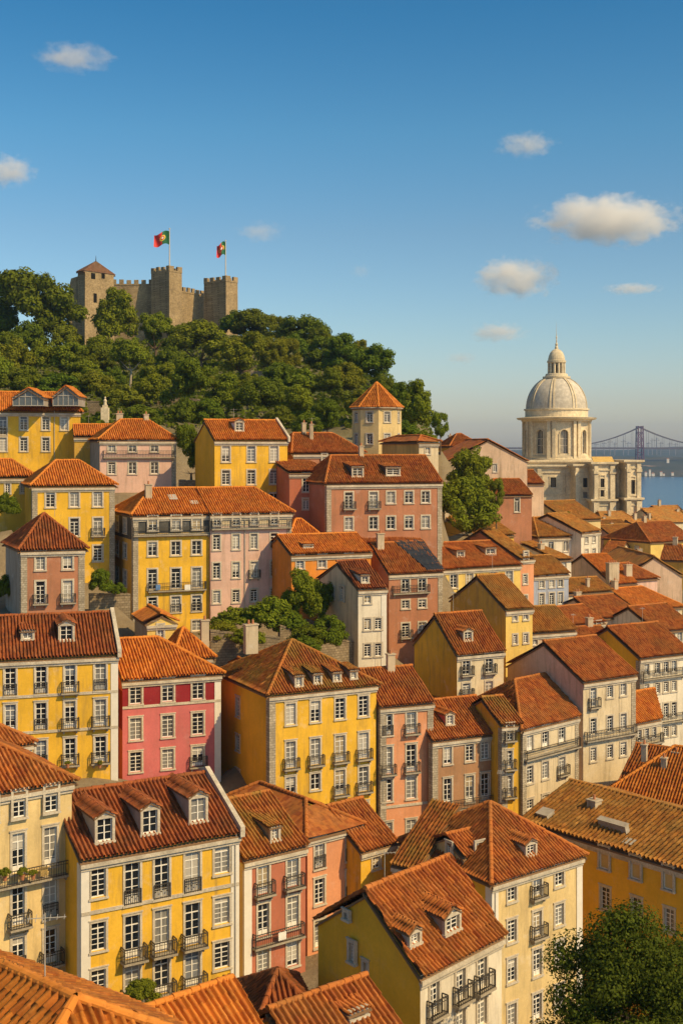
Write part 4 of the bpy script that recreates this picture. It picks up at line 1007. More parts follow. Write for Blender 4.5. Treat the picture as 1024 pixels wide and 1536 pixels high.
    rd = 45*k; hd = zy(565)-zy(614); prof = []
    for i in range(15):
        a = R(90)*i/14*.92; prof.append((rd*math.cos(a)**.92, zy(614)+hd*math.sin(a)/math.sin(R(90)*.92)))
    dm = MB(); dm.lathe(cc, prof, 64); dome = dm.build('dome', M['lime2'], root, smooth=True)
    rb = MB()
    for i in range(8):
        a = (an_[i*2+1]+an_[i*2+2])/2
        for j in range(len(prof)-1):
            for da in (-.055, .055):
                e = Vector((-math.sin(a), math.cos(a), 0)); o = Vector((math.cos(a+da), math.sin(a+da), 0))
                (r0, h0), (r1, h1) = prof[j], prof[j+1]; p, q = Vector((cx,0,h0))+o*(r0-.2), Vector((cx,0,h1))+o*(r1-.2)
                rb.box(p-e*.22, q-p, e*.44, o*.34+Z*.2)
    rb.build('rib', M['lime'], dome)
    # lantern
    lt = MB(); lr = 12.5*k
    lt.lathe(cc, [(18.5*k,zy(569)),(20.5*k,zy(567.5)),(20.5*k,zy(565)),(17*k,zy(564.5)),(16*k,zy(561)),(14.5*k,zy(560.5))], 32)
    lt.lathe(cc, [(lr*.72,zy(562)),(lr*.72,zy(540))], 24)
    lt.lathe(cc, [(lr,zy(545)),(14*k,zy(544)),(14.2*k,zy(541)),(12.5*k,zy(540.5)),(12.5*k,zy(538)),(11.6*k,zy(534)),(9.5*k,zy(529)),(6*k,zy(525.2)),(2.5*k,zy(523.5)),(2.6*k,zy(521)),(1.6*k,zy(519)),(2.2*k,zy(516.5)),(.9*k,zy(514)),(.7*k,zy(508)),(1.3*k,zy(506)),(.5*k,zy(504)),(.25*k,zy(497)),(.01,zy(482))], 24)
    for i in range(12):
        a = 2*math.pi*i/12+.1; p = Vector((cx+lr*.94*math.cos(a), lr*.94*math.sin(a), 0)); lt.tube(p+Z*zy(562), p+Z*zy(544), .42, .36, 8)
    ln = lt.build('lantern', M['lime'], root)
    dk = MB()
    for i in range(6):
        a = 2*math.pi*i/6+.36; o = Vector((math.cos(a), math.sin(a), 0)); e = Vector((-o.y, o.x, 0)); p = Vector((cx,0,0))+o*(lr*.70)
        dk.box(p-e*.55+Z*zy(559), e*1.1, o*.25, Z*(zy(548)-zy(559)))
    dk.build('window', M['void'], ln)
    # body: blocks with cornices, pilasters and niches
    def blk(name, x0, x1, dep, ytop, back=26, ang=0, piers=(), wins=(), base=800, ledge=None, panels=()):
        p = at(x0, ytop, dep); u = Vector((math.cos(R(ang)), math.sin(R(ang)), 0)); v = Vector((-u.y,u.x,0)); Wd = on_facade(p, u, x1)
        o = p - Vector((c.x, cy, zb)); zt = o.z; o.z = 0; q = lambda a, b, z: o+u*a+v*b+Z*z
        zz = lambda y: CAMZ+(HY-y)/F*dep - zb
        ax = lambda x: on_facade(p, u, x)
        mb = MB(); hl = [(ax(x)-w/2, ax(x)+w/2, zz(yb), zz(yt)) for x, yt, yb, w in wins]
        wall_cells(mb, o, u, Wd, -5, zt, hl, 0, [])
        mb.face([q(0,back,-5), q(0,0,-5), q(0,0,zt), q(0,back,zt)]); mb.face([q(Wd,0,-5), q(Wd,back,-5), q(Wd,back,zt), q(Wd,0,zt)]); mb.face([q(Wd,back,-5), q(0,back,-5), q(0,back,zt), q(Wd,back,zt)])
        mb.face([q(0,0,zt-.02), q(Wd,0,zt-.02), q(Wd,back,zt-.02), q(0,back,zt-.02)])
        b = mb.build(name, M['lime'], root)
        t = MB()
        def course(z, h, out):
            t.box(q(-out,-out,z), u*(Wd+2*out), v*(out-.005), Z*h); t.box(q(-out,-.004,z), u*(out-.004), v*back, Z*h); t.box(q(Wd+.004,-.004,z), u*(out-.004), v*back, Z*h)
        course(zt-.55, .55, .95); course(zt-1.0, .44, .6); course(zt-2.6, .35, .3)
        if ledge:
            course(zz(ledge)-.3, .6, .9); course(zz(ledge)-.75, .44, .5)
        for a0, a1 in piers:
            xa, xb = ax(a0), ax(a1); t.box(q(xa,-.5,-5), u*(xb-xa), v*.495, Z*(zt-1.1+5)); t.box(q(xa-.25,-.75,zt-3.6), u*(xb-xa+.5), v*.245, Z*.8)
            if ledge: t.box(q(xa-.2,-.72,-5), u*(xb-xa+.4), v*.215, Z*(zz(ledge)-.8+5))
        for xa, xb, yt, yb in panels:
            a0, a1 = ax(xa), ax(xb); z0, z1 = zz(yb), zz(yt)
            t.box(q(a0,-.28,z0), u*(a1-a0), v*.275, Z*.3); t.box(q(a0,-.28,z1-.3), u*(a1-a0), v*.275, Z*.3); t.box(q(a0,-.28,z0+.3), u*.3, v*.275, Z*(z1-z0-.6)); t.box(q(a1-.3,-.28,z0+.3), u*.3, v*.275, Z*(z1-z0-.6))
        t.build('mouldings', M['lime'], b)
        for a0, a1, z0, z1 in hl:
            g = MB(); g.face([q(a0,.6,z0), q(a1,.6,z0), q(a1,.6,z1), q(a0,.6,z1)])
            for s0, s1 in (((a0,z0),(0,z1-z0)),((a1,z0),(0,z1-z0))): pass
            wn_ = g.build('window', M['glass'], b); fr = MB()
            for a_ in (a0-.3, a1): fr.box(q(a_,-.2,z0-.2), u*.3, v*.8, Z*(z1-z0+.2))
            fr.box(q(a0-.4,-.25,z1), u*(a1-a0+.8), v*.85, Z*.35); fr.box(q(a0-.4,-.3,z0-.3), u*(a1-a0+.8), v*.9, Z*.29)
            fr.build('frame', M['lime'], wn_)
        return b
    blk('nave', 782, 905, d+4, 697, 30, 0, piers=[(848,859),(805,811)], wins=[(829,716,731,1.8),(877,717,731,1.5),(877,738,747,1.5)], panels=[(812,846,708,742)])
    blk('nave', 862, 890, d-1, 696, 10, 8, wins=[(877,717,731,1.5),(877,738,747,1.5)], piers=[(862,867),(886,890)])
    blk('portico', 889, 921, d-5, 693, 16, 6, piers=[(890,896),(914,921)], wins=[(902,718,731,1.7),(902,735,745,1.3)], ledge=750, panels=[(895,917,757,778),(898,907,712,748)])
    blk('nave', 920, 940, d, 693, 14, 4, piers=[(923,928)], ledge=750)
    blk('corner_tower', 938, 960, d-6, 690, 14, 8, piers=[(939,944),(954,960)], wins=[(948,720,741,1.6),(948,775,781,1.6)], ledge=748, panels=[(943,954,757,774),(944,953,714,744)])
    blk('corner_tower', 786, 886, d+6, 690, 34, 0)
    # flat lead roof behind the parapets and little balustrade blocks
    ro = MB(); ro.box((c.x-c.x-9, -10, zy(700)), (34,0,0), (0,26,0), (0,0,.4)); ro.build('roof', M['lime2'], root)
    y_ = MB(); p = at(890, 694, d-4.6); q = at(921, 694, d-1); o = p-Vector((c.x,cy,zb)); e = q-p; e.z = 0; y_.box(o+Vector((0,.3,.05)), e, (0,3.5,1.6), (0,0,.15)); y_.build('portico_roof', T['y'], root)
church()

# ---------------------------------------------------------------- bridge, far shore and river
def bridge():
    d = 3300.0; s = d/F
    zt = at(958, 639, d).z; px_ = lambda x: (x-CX)*s
    root = empty('suspension_bridge', (px_(958.5), d, 0), 'distant red suspension bridge tower with sagging cables over the river', 'bridge')
    xc = px_(958.5); mb = MB()
    deck = at(958, 671, d).z
    for yy in (-11, 11):
        for sx in (-1, 1):
            a = Vector((sx*9.0, yy, -5)); b = Vector((sx*6.2, yy, zt)); mb.box(a-Vector((1.4,1.4,0)), (2.8,0,0), (0,2.8,0), b-a)
    for z0, z1 in ((4,30),(30,56),(72,92),(92,112)):
        for yy in (-11, 11):
            w = lambda z: 9.0-2.8*(z/zt)
            mb.tube((-w(z0),yy,z0), (w(z1),yy,z1), .75, n=5); mb.tube((w(z0),yy,z0), (-w(z1),yy,z1), .75, n=5)
    for z in (30, 58, 72, 92, 112, zt-2):
        w = 9-2.8*z/zt; mb.abox(-w-1, w+1, -12.4, 12.4, z-.9, z+.9)
    mb.build('tower', simple('bridge_red_paint', (.13,.025,.04), .6, .4, .2, .05), root)
    dirx = Vector((1, .10, 0)).normalized(); lo = zt-3; wire = simple('bridge_cable', (.10,.08,.09))
    cur = lambda t, L, zend: lo + (zend-lo)*(1-(1-t)**2)
    for yy in (-10, 10):
        for L, zend in ((-210, deck+3), (215, deck+3)):
            prev = None; kb = MB()
            for i in range(31):
                t = i/30; p = dirx*(L*t)+Vector((0,yy,0))+Z*cur(t, L, zend)
                if prev is not None: kb.tube(prev, p, 1.15, n=5)
                if i % 3 == 0 and i and i < 27: hm = MB(); hm.tube((p.x,p.y,deck), p, .35, n=4); hm.build('hanger', wire, root)
                prev = p
            kb.build('main_cable', wire, root)
    dk = MB(); a, b = dirx*-620, dirx*900; n = Vector((-dirx.y, dirx.x, 0)); dk.box(a-n*11+Z*(deck-5), b-a, n*22, Z*5); dk.build('deck', wire, root)
bridge()
# ---------------------------------------------------------------- trees
def leaf_crown(seed, nclump, nleaf, leaf, shape='round', fill=.75):
    rg = np.random.default_rng(seed); V = []; k = 0
    cs = []
    lob = [np.array([0,0,.1])*1.0] + [np.array([math.cos(t_)*.5, math.sin(t_)*.5, rg.uniform(-.45,.35)]) for t_ in (rg.uniform(0,.8)+6.28*i_/5 for i_ in range(5))] + [np.array([rg.uniform(-.2,.2), rg.uniform(-.2,.2), .52])]
    lr_ = [.62] + [rg.uniform(.38,.56) for _ in range(5)] + [rg.uniform(.36,.48)]
    if seed == 53:
        lob = [np.array(q_) for q_ in ((-.72,-.2,-.30),(-.42,.1,.22),(.05,0,.58),(.52,.05,.34),(.80,-.1,-.12),(0,-.35,-.1),(.25,-.55,-.45),(-.35,-.5,-.5))]; lr_ = [.36,.40,.40,.44,.36,.62,.5,.5]
    for i in range(nclump):
        while True:
            p = rg.uniform(-1, 1, 3)
            if .25 < np.linalg.norm(p) < 1: break
        n_ = np.linalg.norm(p); p = p/n_*(n_**.45)
        if shape in ('round', 'lobed'): q_ = rg.integers(0, len(lob)); p = (lob[q_] + p*lr_[q_])*1.06
        if shape == 'umbrella': p[2] = abs(p[2])*1.1 - .45 if rg.random() < .8 else p[2]*.7
        elif shape == 'tall': p[:2] *= .9
        elif shape == 'bush': p[2] = abs(p[2])*1.3-.55
        cs.append(p*fill)
    allv = []
    for c in cs:
        rr = rg.uniform(.16, .30); n = int(nleaf*rg.uniform(.7, 1.3)*(rr/.24)**2)
        dv = rg.normal(size=(n,3)); dv /= np.linalg.norm(dv, axis=1)[:,None]
        rad = rr*rg.uniform(.55, 1.08, n)[:,None]
        ctr = c + dv*rad*np.array([1,1,.8])
        nn = dv*1.1 + rg.normal(size=(n,3))*.42 + np.array([0,0,.25]); nn /= np.linalg.norm(nn, axis=1)[:,None]
        a = np.cross(nn, rg.normal(size=(n,3))); a /= np.linalg.norm(a, axis=1)[:,None]; b = np.cross(nn, a)
        s = leaf*rg.uniform(.6, 1.3, n)[:,None]
        allv.append(np.stack([ctr-a*s, ctr-b*s*.6, ctr+a*s, ctr+b*s*.6], 1))
    V = np.concatenate(allv).reshape(-1,3); V[:,2] = V[:,2]*.5+.5   # unit: radius 1 across, height 0..1
    return V, np.arange(len(V)).reshape(-1,4)
def trunk_mesh(seed, cs, pale=False):
    """trunk with limbs in the crown's unit frame: crown starts at z=0, trunk runs down to z=-1"""
    rg = random.Random(seed); m = MB(); p = Vector((0,0,-1.2)); q = Vector((rg.uniform(-.08,.08), rg.uniform(-.08,.08), .12))
    m.tube(p, q*.5+p*.5+Vector((.02,0,0)), .085, .065, 8); m.tube(q*.5+p*.5+Vector((.02,0,0)), q, .065, .05, 8)
    for i in range(7):
        a = 6.28*i/7+rg.uniform(-.3,.3); e = Vector((math.cos(a)*rg.uniform(.4,.7), math.sin(a)*rg.uniform(.4,.7), rg.uniform(.35,.75)))
        mid = q*.5+e*.5+Vector((0,0,-.06)); m.tube(q, mid, .036, .024, 6); m.tube(mid, e, .024, .008, 6)
    return m
CR = {}
for i in range(4): CR['r%d' % i] = leaf_crown(10+i, 60, 230, .048, 'round', .80)
for i in range(3): CR['u%d' % i] = leaf_crown(20+i, 60, 220, .048, 'umbrella', .80)
for i in range(3): CR['b%d' % i] = leaf_crown(30+i, 46, 200, .058, 'bush', .80)
for i in range(2): CR['t%d' % i] = leaf_crown(40+i, 70, 220, .045, 'tall', .82)
CR['big'] = leaf_crown(53, 200, 560, .018, 'round', .84)
CM = {}
def crown_mesh(key, mat):
    if (key, mat) not in CM: CM[key, mat] = np_mesh('crown', CR[key][0], CR[key][1], [M[mat]])
    return CM[key, mat]
TM = {}
def trunk_for(i, bark):
    if (i, bark) not in TM: TM[i, bark] = trunk_mesh(i, None).mesh('trunk', [M[bark]])
    return TM[i, bark]
HILLT = 'trees on the castle hill'
NT = [0]
def tree(x, yb, w, h, d, key, mat, label, group=None, trunk=.35, bark='bark', name='tree', cat='tree', anchor=True, depth=1.0):
    """x centre, yb crown bottom, w x h crown size in photograph pixels at distance d; trunk as a share of the crown height"""
    P = at(x, yb, d); rw = w/2/F*d; hh = h/F*d; tr = max(.4, hh*trunk)
    NT[0] += 1; grp = group
    if group in (HILLT, 'shrubs on the castle slope'): rw *= 1.12; hh *= 1.18; tr *= .8
    o = empty(name, (P.x, P.y, P.z-tr), label, cat, group)
    if anchor: ANCH.append((P.x, P.y, P.z-tr))
    c = link('crown', crown_mesh(key, mat), o, (0,0,tr), 0.0 if key == 'big' else RNG.uniform(0, 6.28)); c.scale = (rw, rw*depth, hh)
    if trunk > .02:
        t = link('trunk', trunk_for(NT[0] % 4, bark), o, (0,0,tr), RNG.uniform(0, 6.28)); t.scale = (rw, rw, max(tr, hh*.5) if trunk >= .18 else tr + .4)
    return o
def shrub(x, yb, w, h, d, key, mat, label, group=None, cat='shrub', anchor=True, depth=1.0):
    return tree(x, yb+h*.12, w, h*1.18, d, key, mat, label, group, .015, 'bark', 'shrub', cat, anchor, depth)
# named trees on the hill, far to near
for a in [
 (60,520,122,116,345,'r0','leafd','huge spreading dark tree left of the castle, taller than the slope behind', .12),
 (-8,520,70,100,350,'r2','leafd','tall dark tree cut by the left edge beside the huge spreading one', .12),
 (173,523,78,84,335,'r1','leaf','rounded green tree standing before the castle\'s roofed tower', .15),
 (232,528,50,54,335,'r3','leaf','small round tree at the foot of the tall middle tower', .2),
 (299,545,92,66,325,'u0','leaf','broad flat-topped tree below the two right-hand towers', .25),
 (194,560,58,56,290,'u1','leaf','tree with a bare pale forked trunk on the open slope', .55),
 (380,518,74,50,365,'r2','leafd','low dark tree touching the right flank of the last tower', .2),
 (416,512,44,40,385,'r0','leaf','little tree on the skyline between two domed crowns', .2),
 (457,532,80,60,362,'u2','leafd','perfectly domed dark pine on the skyline', .5),
 (515,565,70,60,318,'r1','leafd','dark round tree on the skyline where the hill begins to fall', .25),
 (560,590,72,66,285,'r3','leafd','dark tree on the falling skyline above the tower house', .2),
 (364,563,74,66,300,'r0','leaf','upright olive-green tree in the middle of the slope', .25),
 (408,560,46,52,320,'t0','leaf','slim tree beside the terrace wall', .35),
 (432,562,40,52,322,'t1','leaf','slender tree with a visible trunk right of the terrace wall', .4),
 (487,560,60,50,330,'r2','leafd','shadowy tree below the domed pine', .3),
 (541,560,50,46,330,'r1','leaf','bushy tree peeping over the slope\'s right shoulder', .2),
 (283,618,84,74,245,'r3','leafd','big dark round tree above the plain yellow house', .12),
 (224,610,62,56,262,'r1','leaf','mid-green tree left of the big dark round one', .15),
 (338,622,64,56,248,'r2','leaf','leafy tree right of the big dark round one', .15),
 (394,628,72,64,242,'u0','leafd','wide dark tree behind the yellow house chimney', .15),
 (445,634,62,56,236,'r0','leaf','round tree left of the tower house garden', .12),
 (497,612,58,54,262,'r3','leafd','dark tree between the slope and the tower house', .15),
 (491,645,40,44,224,'t0','leafd','narrow dark tree touching the tower house on its left', .1),
 (626,652,60,76,215,'r1','leaf','tall round tree right of the tower house', .15),
 (660,657,26,36,210,'t1','leaf','thin little tree at the very end of the hill skyline', .3),
 (598,640,44,60,232,'r2','leafd','dark tree behind the tower house roof', .1),
 (585,612,50,40,270,'r0','leafd','dark tree on the last bend of the skyline', .1)]:
    tree(a[0], a[1], a[2], a[3], a[4], a[5], a[6], a[7], HILLT, a[8], 'palebark' if 'pale' in a[7] else 'bark')
for x, yb, w, h, d, key, mat in [(20,565,66,52,300,'b0','leaf'),(66,558,62,46,305,'b1','leaf'),(108,560,60,44,300,'b2','leaf'),(140,564,60,44,298,'b0','leafd'),(32,596,70,46,262,'b1','leafd'),
   (88,600,64,38,255,'b2','leafd'),(145,600,66,40,256,'b0','leafl'),(185,618,66,40,240,'b1','leafl'),(125,582,60,40,272,'b2','leaf'),(258,560,40,40,300,'b1','leafd'),(10,540,50,40,320,'b2','leafd'),(-6,580,50,50,280,'b0','leaf'),
   (330,540,50,36,330,'b0','leaf'),(455,600,60,46,270,'b1','leaf'),(420,590,60,44,280,'b2','leafd'),(540,625,46,40,246,'b1','leaf'),(250,590,50,44,272,'b2','leaf'),(300,585,44,30,285,'b0','leafl'),(375,596,50,36,276,'b1','leaf'),
   (520,590,54,44,280,'b2','leaf'),(170,585,40,34,276,'b1','leafd'),(310,640,50,40,228,'b2','leafd'),(275,640,44,40,226,'b0','leafd'),(420,645,44,36,226,'b1','leafd'),(460,655,44,34,216,'b2','leafd'),(610,668,40,34,206,'b0','leafd'),(640,676,36,30,205,'b1','leaf'),
   (50,625,60,36,230,'b0','leaf'),(110,625,40,30,226,'b1','leaf'),(210,645,60,36,222,'b2','leafd'),(205,560,50,40,312,'b0','leaf'),(150,545,50,40,322,'b2','leaf'),(100,530,50,40,336,'b1','leaf'),(40,530,60,44,336,'b0','leafd'),(270,530,50,40,338,'b2','leafd'),(350,505,40,36,366,'b0','leafd'),
   (480,535,50,40,350,'b1','leafd'),(440,540,50,36,345,'b0','leafd'),(390,540,50,36,345,'b2','leafd'),(560,620,46,40,252,'b2','leafd'),(575,600,40,36,272,'b0','leafd')]:
    shrub(x, yb, w, h, d, key, mat, 'bushy green shrub in the dense growth on the slope below the castle', 'shrubs on the castle slope')
HOLE_TREES = 'trees between the houses'
tree(706,762,86,100,194,'t0','leaf','full green tree rising behind the red terrace, upper of the pair', HOLE_TREES, .1)
tree(700,806,104,98,183,'r2','leaf','broad green tree below its taller neighbour, right of the red terrace', HOLE_TREES, .08)
tree(744,765,28,52,190,'t1','leafl','light green sapling at the edge of the street trees', HOLE_TREES, .2)
tree(452,936,66,88,140,'r2','leaf','green tree against the orange wall, above the garden shrubs', HOLE_TREES, .1)
tree(482,938,48,72,146,'r3','leafd','shaded tree beside the white blank gable', HOLE_TREES, .1)
shrub(352,950,84,46,138,'b1','leaf','low clipped green shrub at the left of the walled garden', 'garden shrubs')
shrub(404,945,84,56,137,'b0','leaf','wide sunlit shrub in the middle of the walled garden', 'garden shrubs')
shrub(494,972,60,56,134,'b2','leafd','dark ivy-like shrub in the shade of the white gable', 'garden shrubs')
shrub(455,985,56,36,126,'b1','leafd','dark shrub just above the mossy hipped roof', 'garden shrubs')
shrub(152,890,40,42,136,'b2','leafd','dark round shrub on the stone terrace beside the yellow apartment house', 'garden shrubs')
shrub(178,892,26,20,137,'b0','leafd','low dark bush on the stone terrace wall', 'garden shrubs')
shrub(12,775,40,40,150,'b0','leafd','dark bush at the left edge beside the deep yellow house', 'garden shrubs')
shrub(8,905,36,50,135,'b1','leafd','dark shrub at the left edge beside the old rose house', 'garden shrubs')
shrub(212,1515,60,52,76,'b2','leafl','scruffy light green bush climbing the foot of the broad yellow house', 'garden shrubs')
for x, y, w, h, d, k_, lb in [(330,962,60,34,133,'b2','leafy shrub on the mossy garden wall, first from the left'),(372,968,56,30,131,'b0','shrub spilling over the middle of the mossy garden wall'),(436,955,60,46,138,'b1','round shrub at the foot of the green garden tree'),(462,972,60,40,133,'b2','spreading dark shrub over the shaded rubble wall')]:
    shrub(x, y, w, h, d, k_, 'leaf' if x < 400 else 'leafd', lb, 'garden shrubs')
tree(287,712,54,90,180,'r0','leafd','dark tree in the gap left of the plain yellow house', HOLE_TREES, .05)
tree(973,785,34,26,430,'r0','leafd','dark tree at the waterside right of the church', HOLE_TREES, .1)
tree(1004,772,40,12,520,'b0','leafd','low far tree line clump at the river bank', HOLE_TREES, .1)
tree(850,785,16,22,250,'b1','leaf','small bush growing between the brown roofs below the church', HOLE_TREES, .1)
tree(1015,1165,50,60,150,'r3','leafd','dark tree in the street gap at the right edge', HOLE_TREES, .1)
tree(936,1660,292,300,60,'big','near','large bushy olive-green tree in front of the long golden building', HOLE_TREES, .5)
# ---------------------------------------------------------------- plants and washing on balconies
def pot_plant(x, y, d, w, h, label, n=0):
    P = at(x, y, d); s = d/F; o = empty('potted_plant', P, label, 'plant', 'potted plants on balconies')
    m = MB(); r = .16; m.lathe((0,0,0), [(r*.7,0),(r,.3),(r*1.1,.3),(r*1.1,.36),(r*.9,.36),(.01,.33)], 10); m.build('pot', M['clay'], o)
    c = link('foliage', crown_mesh('b%d' % (n % 3), 'leafl'), o, (0,0,.25), n*1.3); c.scale = (w/2*s, .35, h*s)
for i, (x, y, d, w, h, lb) in enumerate([(8,1321,79.6,20,16,'bushy green plant at the left end of the long cream balcony'),(34,1320,80.2,24,17,'wide leafy plant before the window on the long cream balcony'),(50,1319,80.5,14,10,'small green plant beside the wide one on the long cream balcony'),
    (322,1504,82.5,14,16,'plant by the lowest right balcony of the broad yellow house'),(102,1152,108,9,8,'little plant on a lower balcony of the two-dormer yellow house'),(150,1152,109,9,9,'little plant on the lower right balcony of the two-dormer yellow house')]):
    pot_plant(x, y, d, w, h, lb, i)
def cloth(x, y, d, w, h, mat, label, ang, off=.0):
    P = at(x, y, d); s = d/F; m = MB(); W_, H_ = w*s, h*s; n = 10
    g = lambda i, j: Vector((W_*(i/n-.5), .03*math.sin(i*1.9+j*.6)*(j/5), -H_*j/5*(1+.04*math.sin(i*2.3))))
    for i in range(n):
        for j in range(5): m.face([g(i,j), g(i,j+1), g(i+1,j+1), g(i+1,j)])
    for x_ in (-W_*.3, W_*.3): m.abox(x_-.02, x_+.02, -.02, .03, -.03, .05)
    o = m.build('hanging_cloth', mat, None, P); o.rotation_euler = (0, 0, R(ang)); tag(o, label, 'cloth', 'cloths hung on balconies'); return o
cl = [simple('washing_white', (.72,.70,.64), .9, .1), simple('washing_blue', (.12,.22,.42), .9, .1), simple('washing_red', (.50,.08,.06), .9, .1), simple('washing_ochre', (.6,.42,.16), .9, .1)]
def hang(b, x, y, w, h, mi, label, out=.49):
    """hang a cloth over a balcony rail of house b at photograph point x, y"""
    a = on_facade(b['P0'], b['u'], x); p = b['P0'] + b['u']*a - b['v']*out
    P = Vector((p.x, p.y, CAMZ + (HY-y)/F*p.y)); s = P.y/F
    o = cloth(CX, HY, P.y, w, h, cl[mi], label, math.degrees(math.atan2(b['u'].y, b['u'].x))); o.location = P
hang(BP, 418, 1398, 14, 12, 0, 'white cloth hung over the wide balcony of the narrow brick-pink house')
hang(CH, 62, 1300, 12, 14, 3, 'ochre cloth over the rail of the long cream balcony')
hang(YA, 280, 877, 9, 8, 0, 'white cloth over the long balcony of the yellow apartment house')
hang(YA, 236, 877, 7, 8, 1, 'blue cloth over the long balcony of the yellow apartment house')
# ---------------------------------------------------------------- ground
anch = np.array(ANCH)
def ground_z(X, Y):
    X = np.asarray(X, float); Y = np.asarray(Y, float)
    d2 = (X[...,None]-anch[:,0])**2 + (Y[...,None]-anch[:,1])**2 + 4.0
    w = d2**-1.9; z = (w*anch[:,2]).sum(-1)/w.sum(-1)
    dist = np.sqrt(d2.min(-1)); far = np.clip((dist-45)/220, 0, 1)
    base = np.where(X < 40, 60.0, 38.0) - np.clip((Y-430)/700, 0, 1)*58 - np.clip((X-150)/500, 0, 1)*50
    base = base - np.clip((-Y+20)/200, 0, 1)*20
    return np.maximum(z*(1-far) + base*far, -14)
def sheet(xs, ys):
    Xg, Yg = np.meshgrid(xs, ys, indexing='ij'); Zg = ground_z(Xg, Yg)
    n, m = Xg.shape; idx = np.arange(n*m).reshape(n, m)
    q = np.stack([idx[:-1,:-1], idx[1:,:-1], idx[1:,1:], idx[:-1,1:]], -1).reshape(-1,4)
    return np.stack([Xg, Yg, Zg-.4], -1).reshape(-1,3), q
xs = np.concatenate([np.linspace(-9000,-700,10), np.linspace(-600,-170,18), np.arange(-160,260,3.0), np.linspace(270,700,20), np.linspace(900,9000,10)])
ys = np.concatenate([np.linspace(-1500,20,12), np.arange(30,470,3.0), np.linspace(480,1300,36), np.linspace(1500,14000,10)])
gm, nt, b = new_mat('hill_ground'); v = objco(nt)
geo = N(nt, 'ShaderNodeNewGeometry'); sp = N(nt, 'ShaderNodeSeparateXYZ'); nt.links.new(geo.outputs['Position'], sp.inputs[0])
c1 = mix(nt, ramp(nt, noise(nt, v, .12, 6, .7), [(.35,0),(.65,1)]), (.035,.055,.012), (.075,.09,.02))
c2 = mix(nt, ramp(nt, noise(nt, v, .2, 6, .7), [(.35,0),(.65,1)]), (.17,.125,.07), (.28,.215,.13))
hillf = ramp(nt, mul(nt, mul(nt, sp.outputs[2], 66, 'SUBTRACT'), 1/14.0), [(0, 0), (1, 1)])
nt.links.new(mix(nt, mul(nt, hillf, ramp(nt, noise(nt, v, .35, 5, .7), [(.40, .55),(.6, 1)])), c2, c1), b.inputs['Base Color']); b.inputs['Roughness'].default_value = .95
bump(nt, b, noise(nt, v, 1.5, 6, .7), .8, .3)
gv, gq = sheet(xs, ys); g = link('ground', np_mesh('ground', gv, gq, [gm])); g['kind'] = 'structure'
# ground cover: rough grass and low growth scattered over the slope
rg = np.random.default_rng(77); nG = 60000
gx = rg.uniform(-150, 60, nG); gy = rg.uniform(205, 372, nG)
gz = ground_z(gx, gy); keep = (gz > 74) & (gx/gy*F+CX < 690); gx, gy, gz = gx[keep], gy[keep], gz[keep]
nn = len(gx); aa = rg.uniform(0, 6.28, nn); s = rg.uniform(.25, .8, nn); ctr = np.stack([gx, gy, gz-.2+s*.3], -1)
ax = np.stack([np.cos(aa), np.sin(aa), rg.uniform(-.3,.3,nn)], -1)*s[:,None]; up = np.stack([rg.uniform(-.5,.5,nn), rg.uniform(-.8,.2,nn), np.ones(nn)], -1)*s[:,None]*.7
vv = np.stack([ctr-ax-up*.3, ctr+ax-up*.3, ctr+ax*.5+up, ctr-ax*.5+up], 1).reshape(-1,3)
gc = link('undergrowth', np_mesh('undergrowth', vv, np.arange(nn*4).reshape(-1,4), [M['leafd']])); tag(gc, 'low green undergrowth covering the slope below the castle', 'undergrowth', None, 'stuff')
# terrace walls
def garden_wall(x0, y0, x1, y1, d0, d1, h, label, th=.5, mat='stonewall'):
    p, q = at(x0, y0, d0), at(x1, y1, d1); m = MB(); e = q-p; e2 = Vector((e.x,e.y,0)).normalized(); n = Vector((-e2.y,e2.x,0))
    m.box(Vector((0,0,-h-3)), e, n*th, Z*(h+3)); k = max(2, int(e.length/1.1))
    m.box(Vector((0,0,0))-n*.06, e, n*(th+.12), Z*.16)
    for i in range(k): m.box(e*(i/k)+n*.05+Z*.16, e*(.8/k), n*(th-.1), Z*RNG.uniform(.03,.12))
    o = m.build('stone_wall', M[mat], None, p); tag(o, label, 'wall', 'stone terrace walls')
garden_wall(316,565,405,570,318,322,2.2,'long low terrace wall halfway up the wooded slope')
garden_wall(376,557,436,560,328,330,2.6,'pale broken terrace wall right of the long low one', mat='quoin')
garden_wall(236,596,300,600,268,268,1.6,'dark terrace wall among trees above the pale pink house')
garden_wall(118,602,160,604,246,246,2.2,'short wall beside the garden statue')
garden_wall(135,893,196,893,137,139,5.0,'tall sunlit stone retaining wall under the dark shrubs', mat='grey' if 'grey' in M else 'stonewall')
garden_wall(268,722,308,722,178,178,4.0,'grey retaining wall left of the plain yellow house')
garden_wall(316,948,420,958,131,133,2.5,'mossy garden wall above the mossy hipped roof')
garden_wall(420,940,530,965,136,141,3.0,'shaded rubble wall in the walled garden')
garden_wall(110,1000,190,985,121,123,3.0,'wall strip between the yellow house and the rose house')
# small statue-like plinth on the slope
p = at(158, 614, 232); m = MB(); m.abox(-.7,.7,-.6,.6,-3,.3); m.abox(-.45,.45,-.4,.4,.3,.8); m.lathe((0,0,.8), [(.34,0),(.28,.5),(.34,.85),(.2,1.05),(.12,1.2),(.19,1.37),(.11,1.54),(.01,1.58)], 12)
tag(m.build('statue', M['lime'], None, p), 'small pale statue on a plinth at the foot of the wooded slope', 'statue')
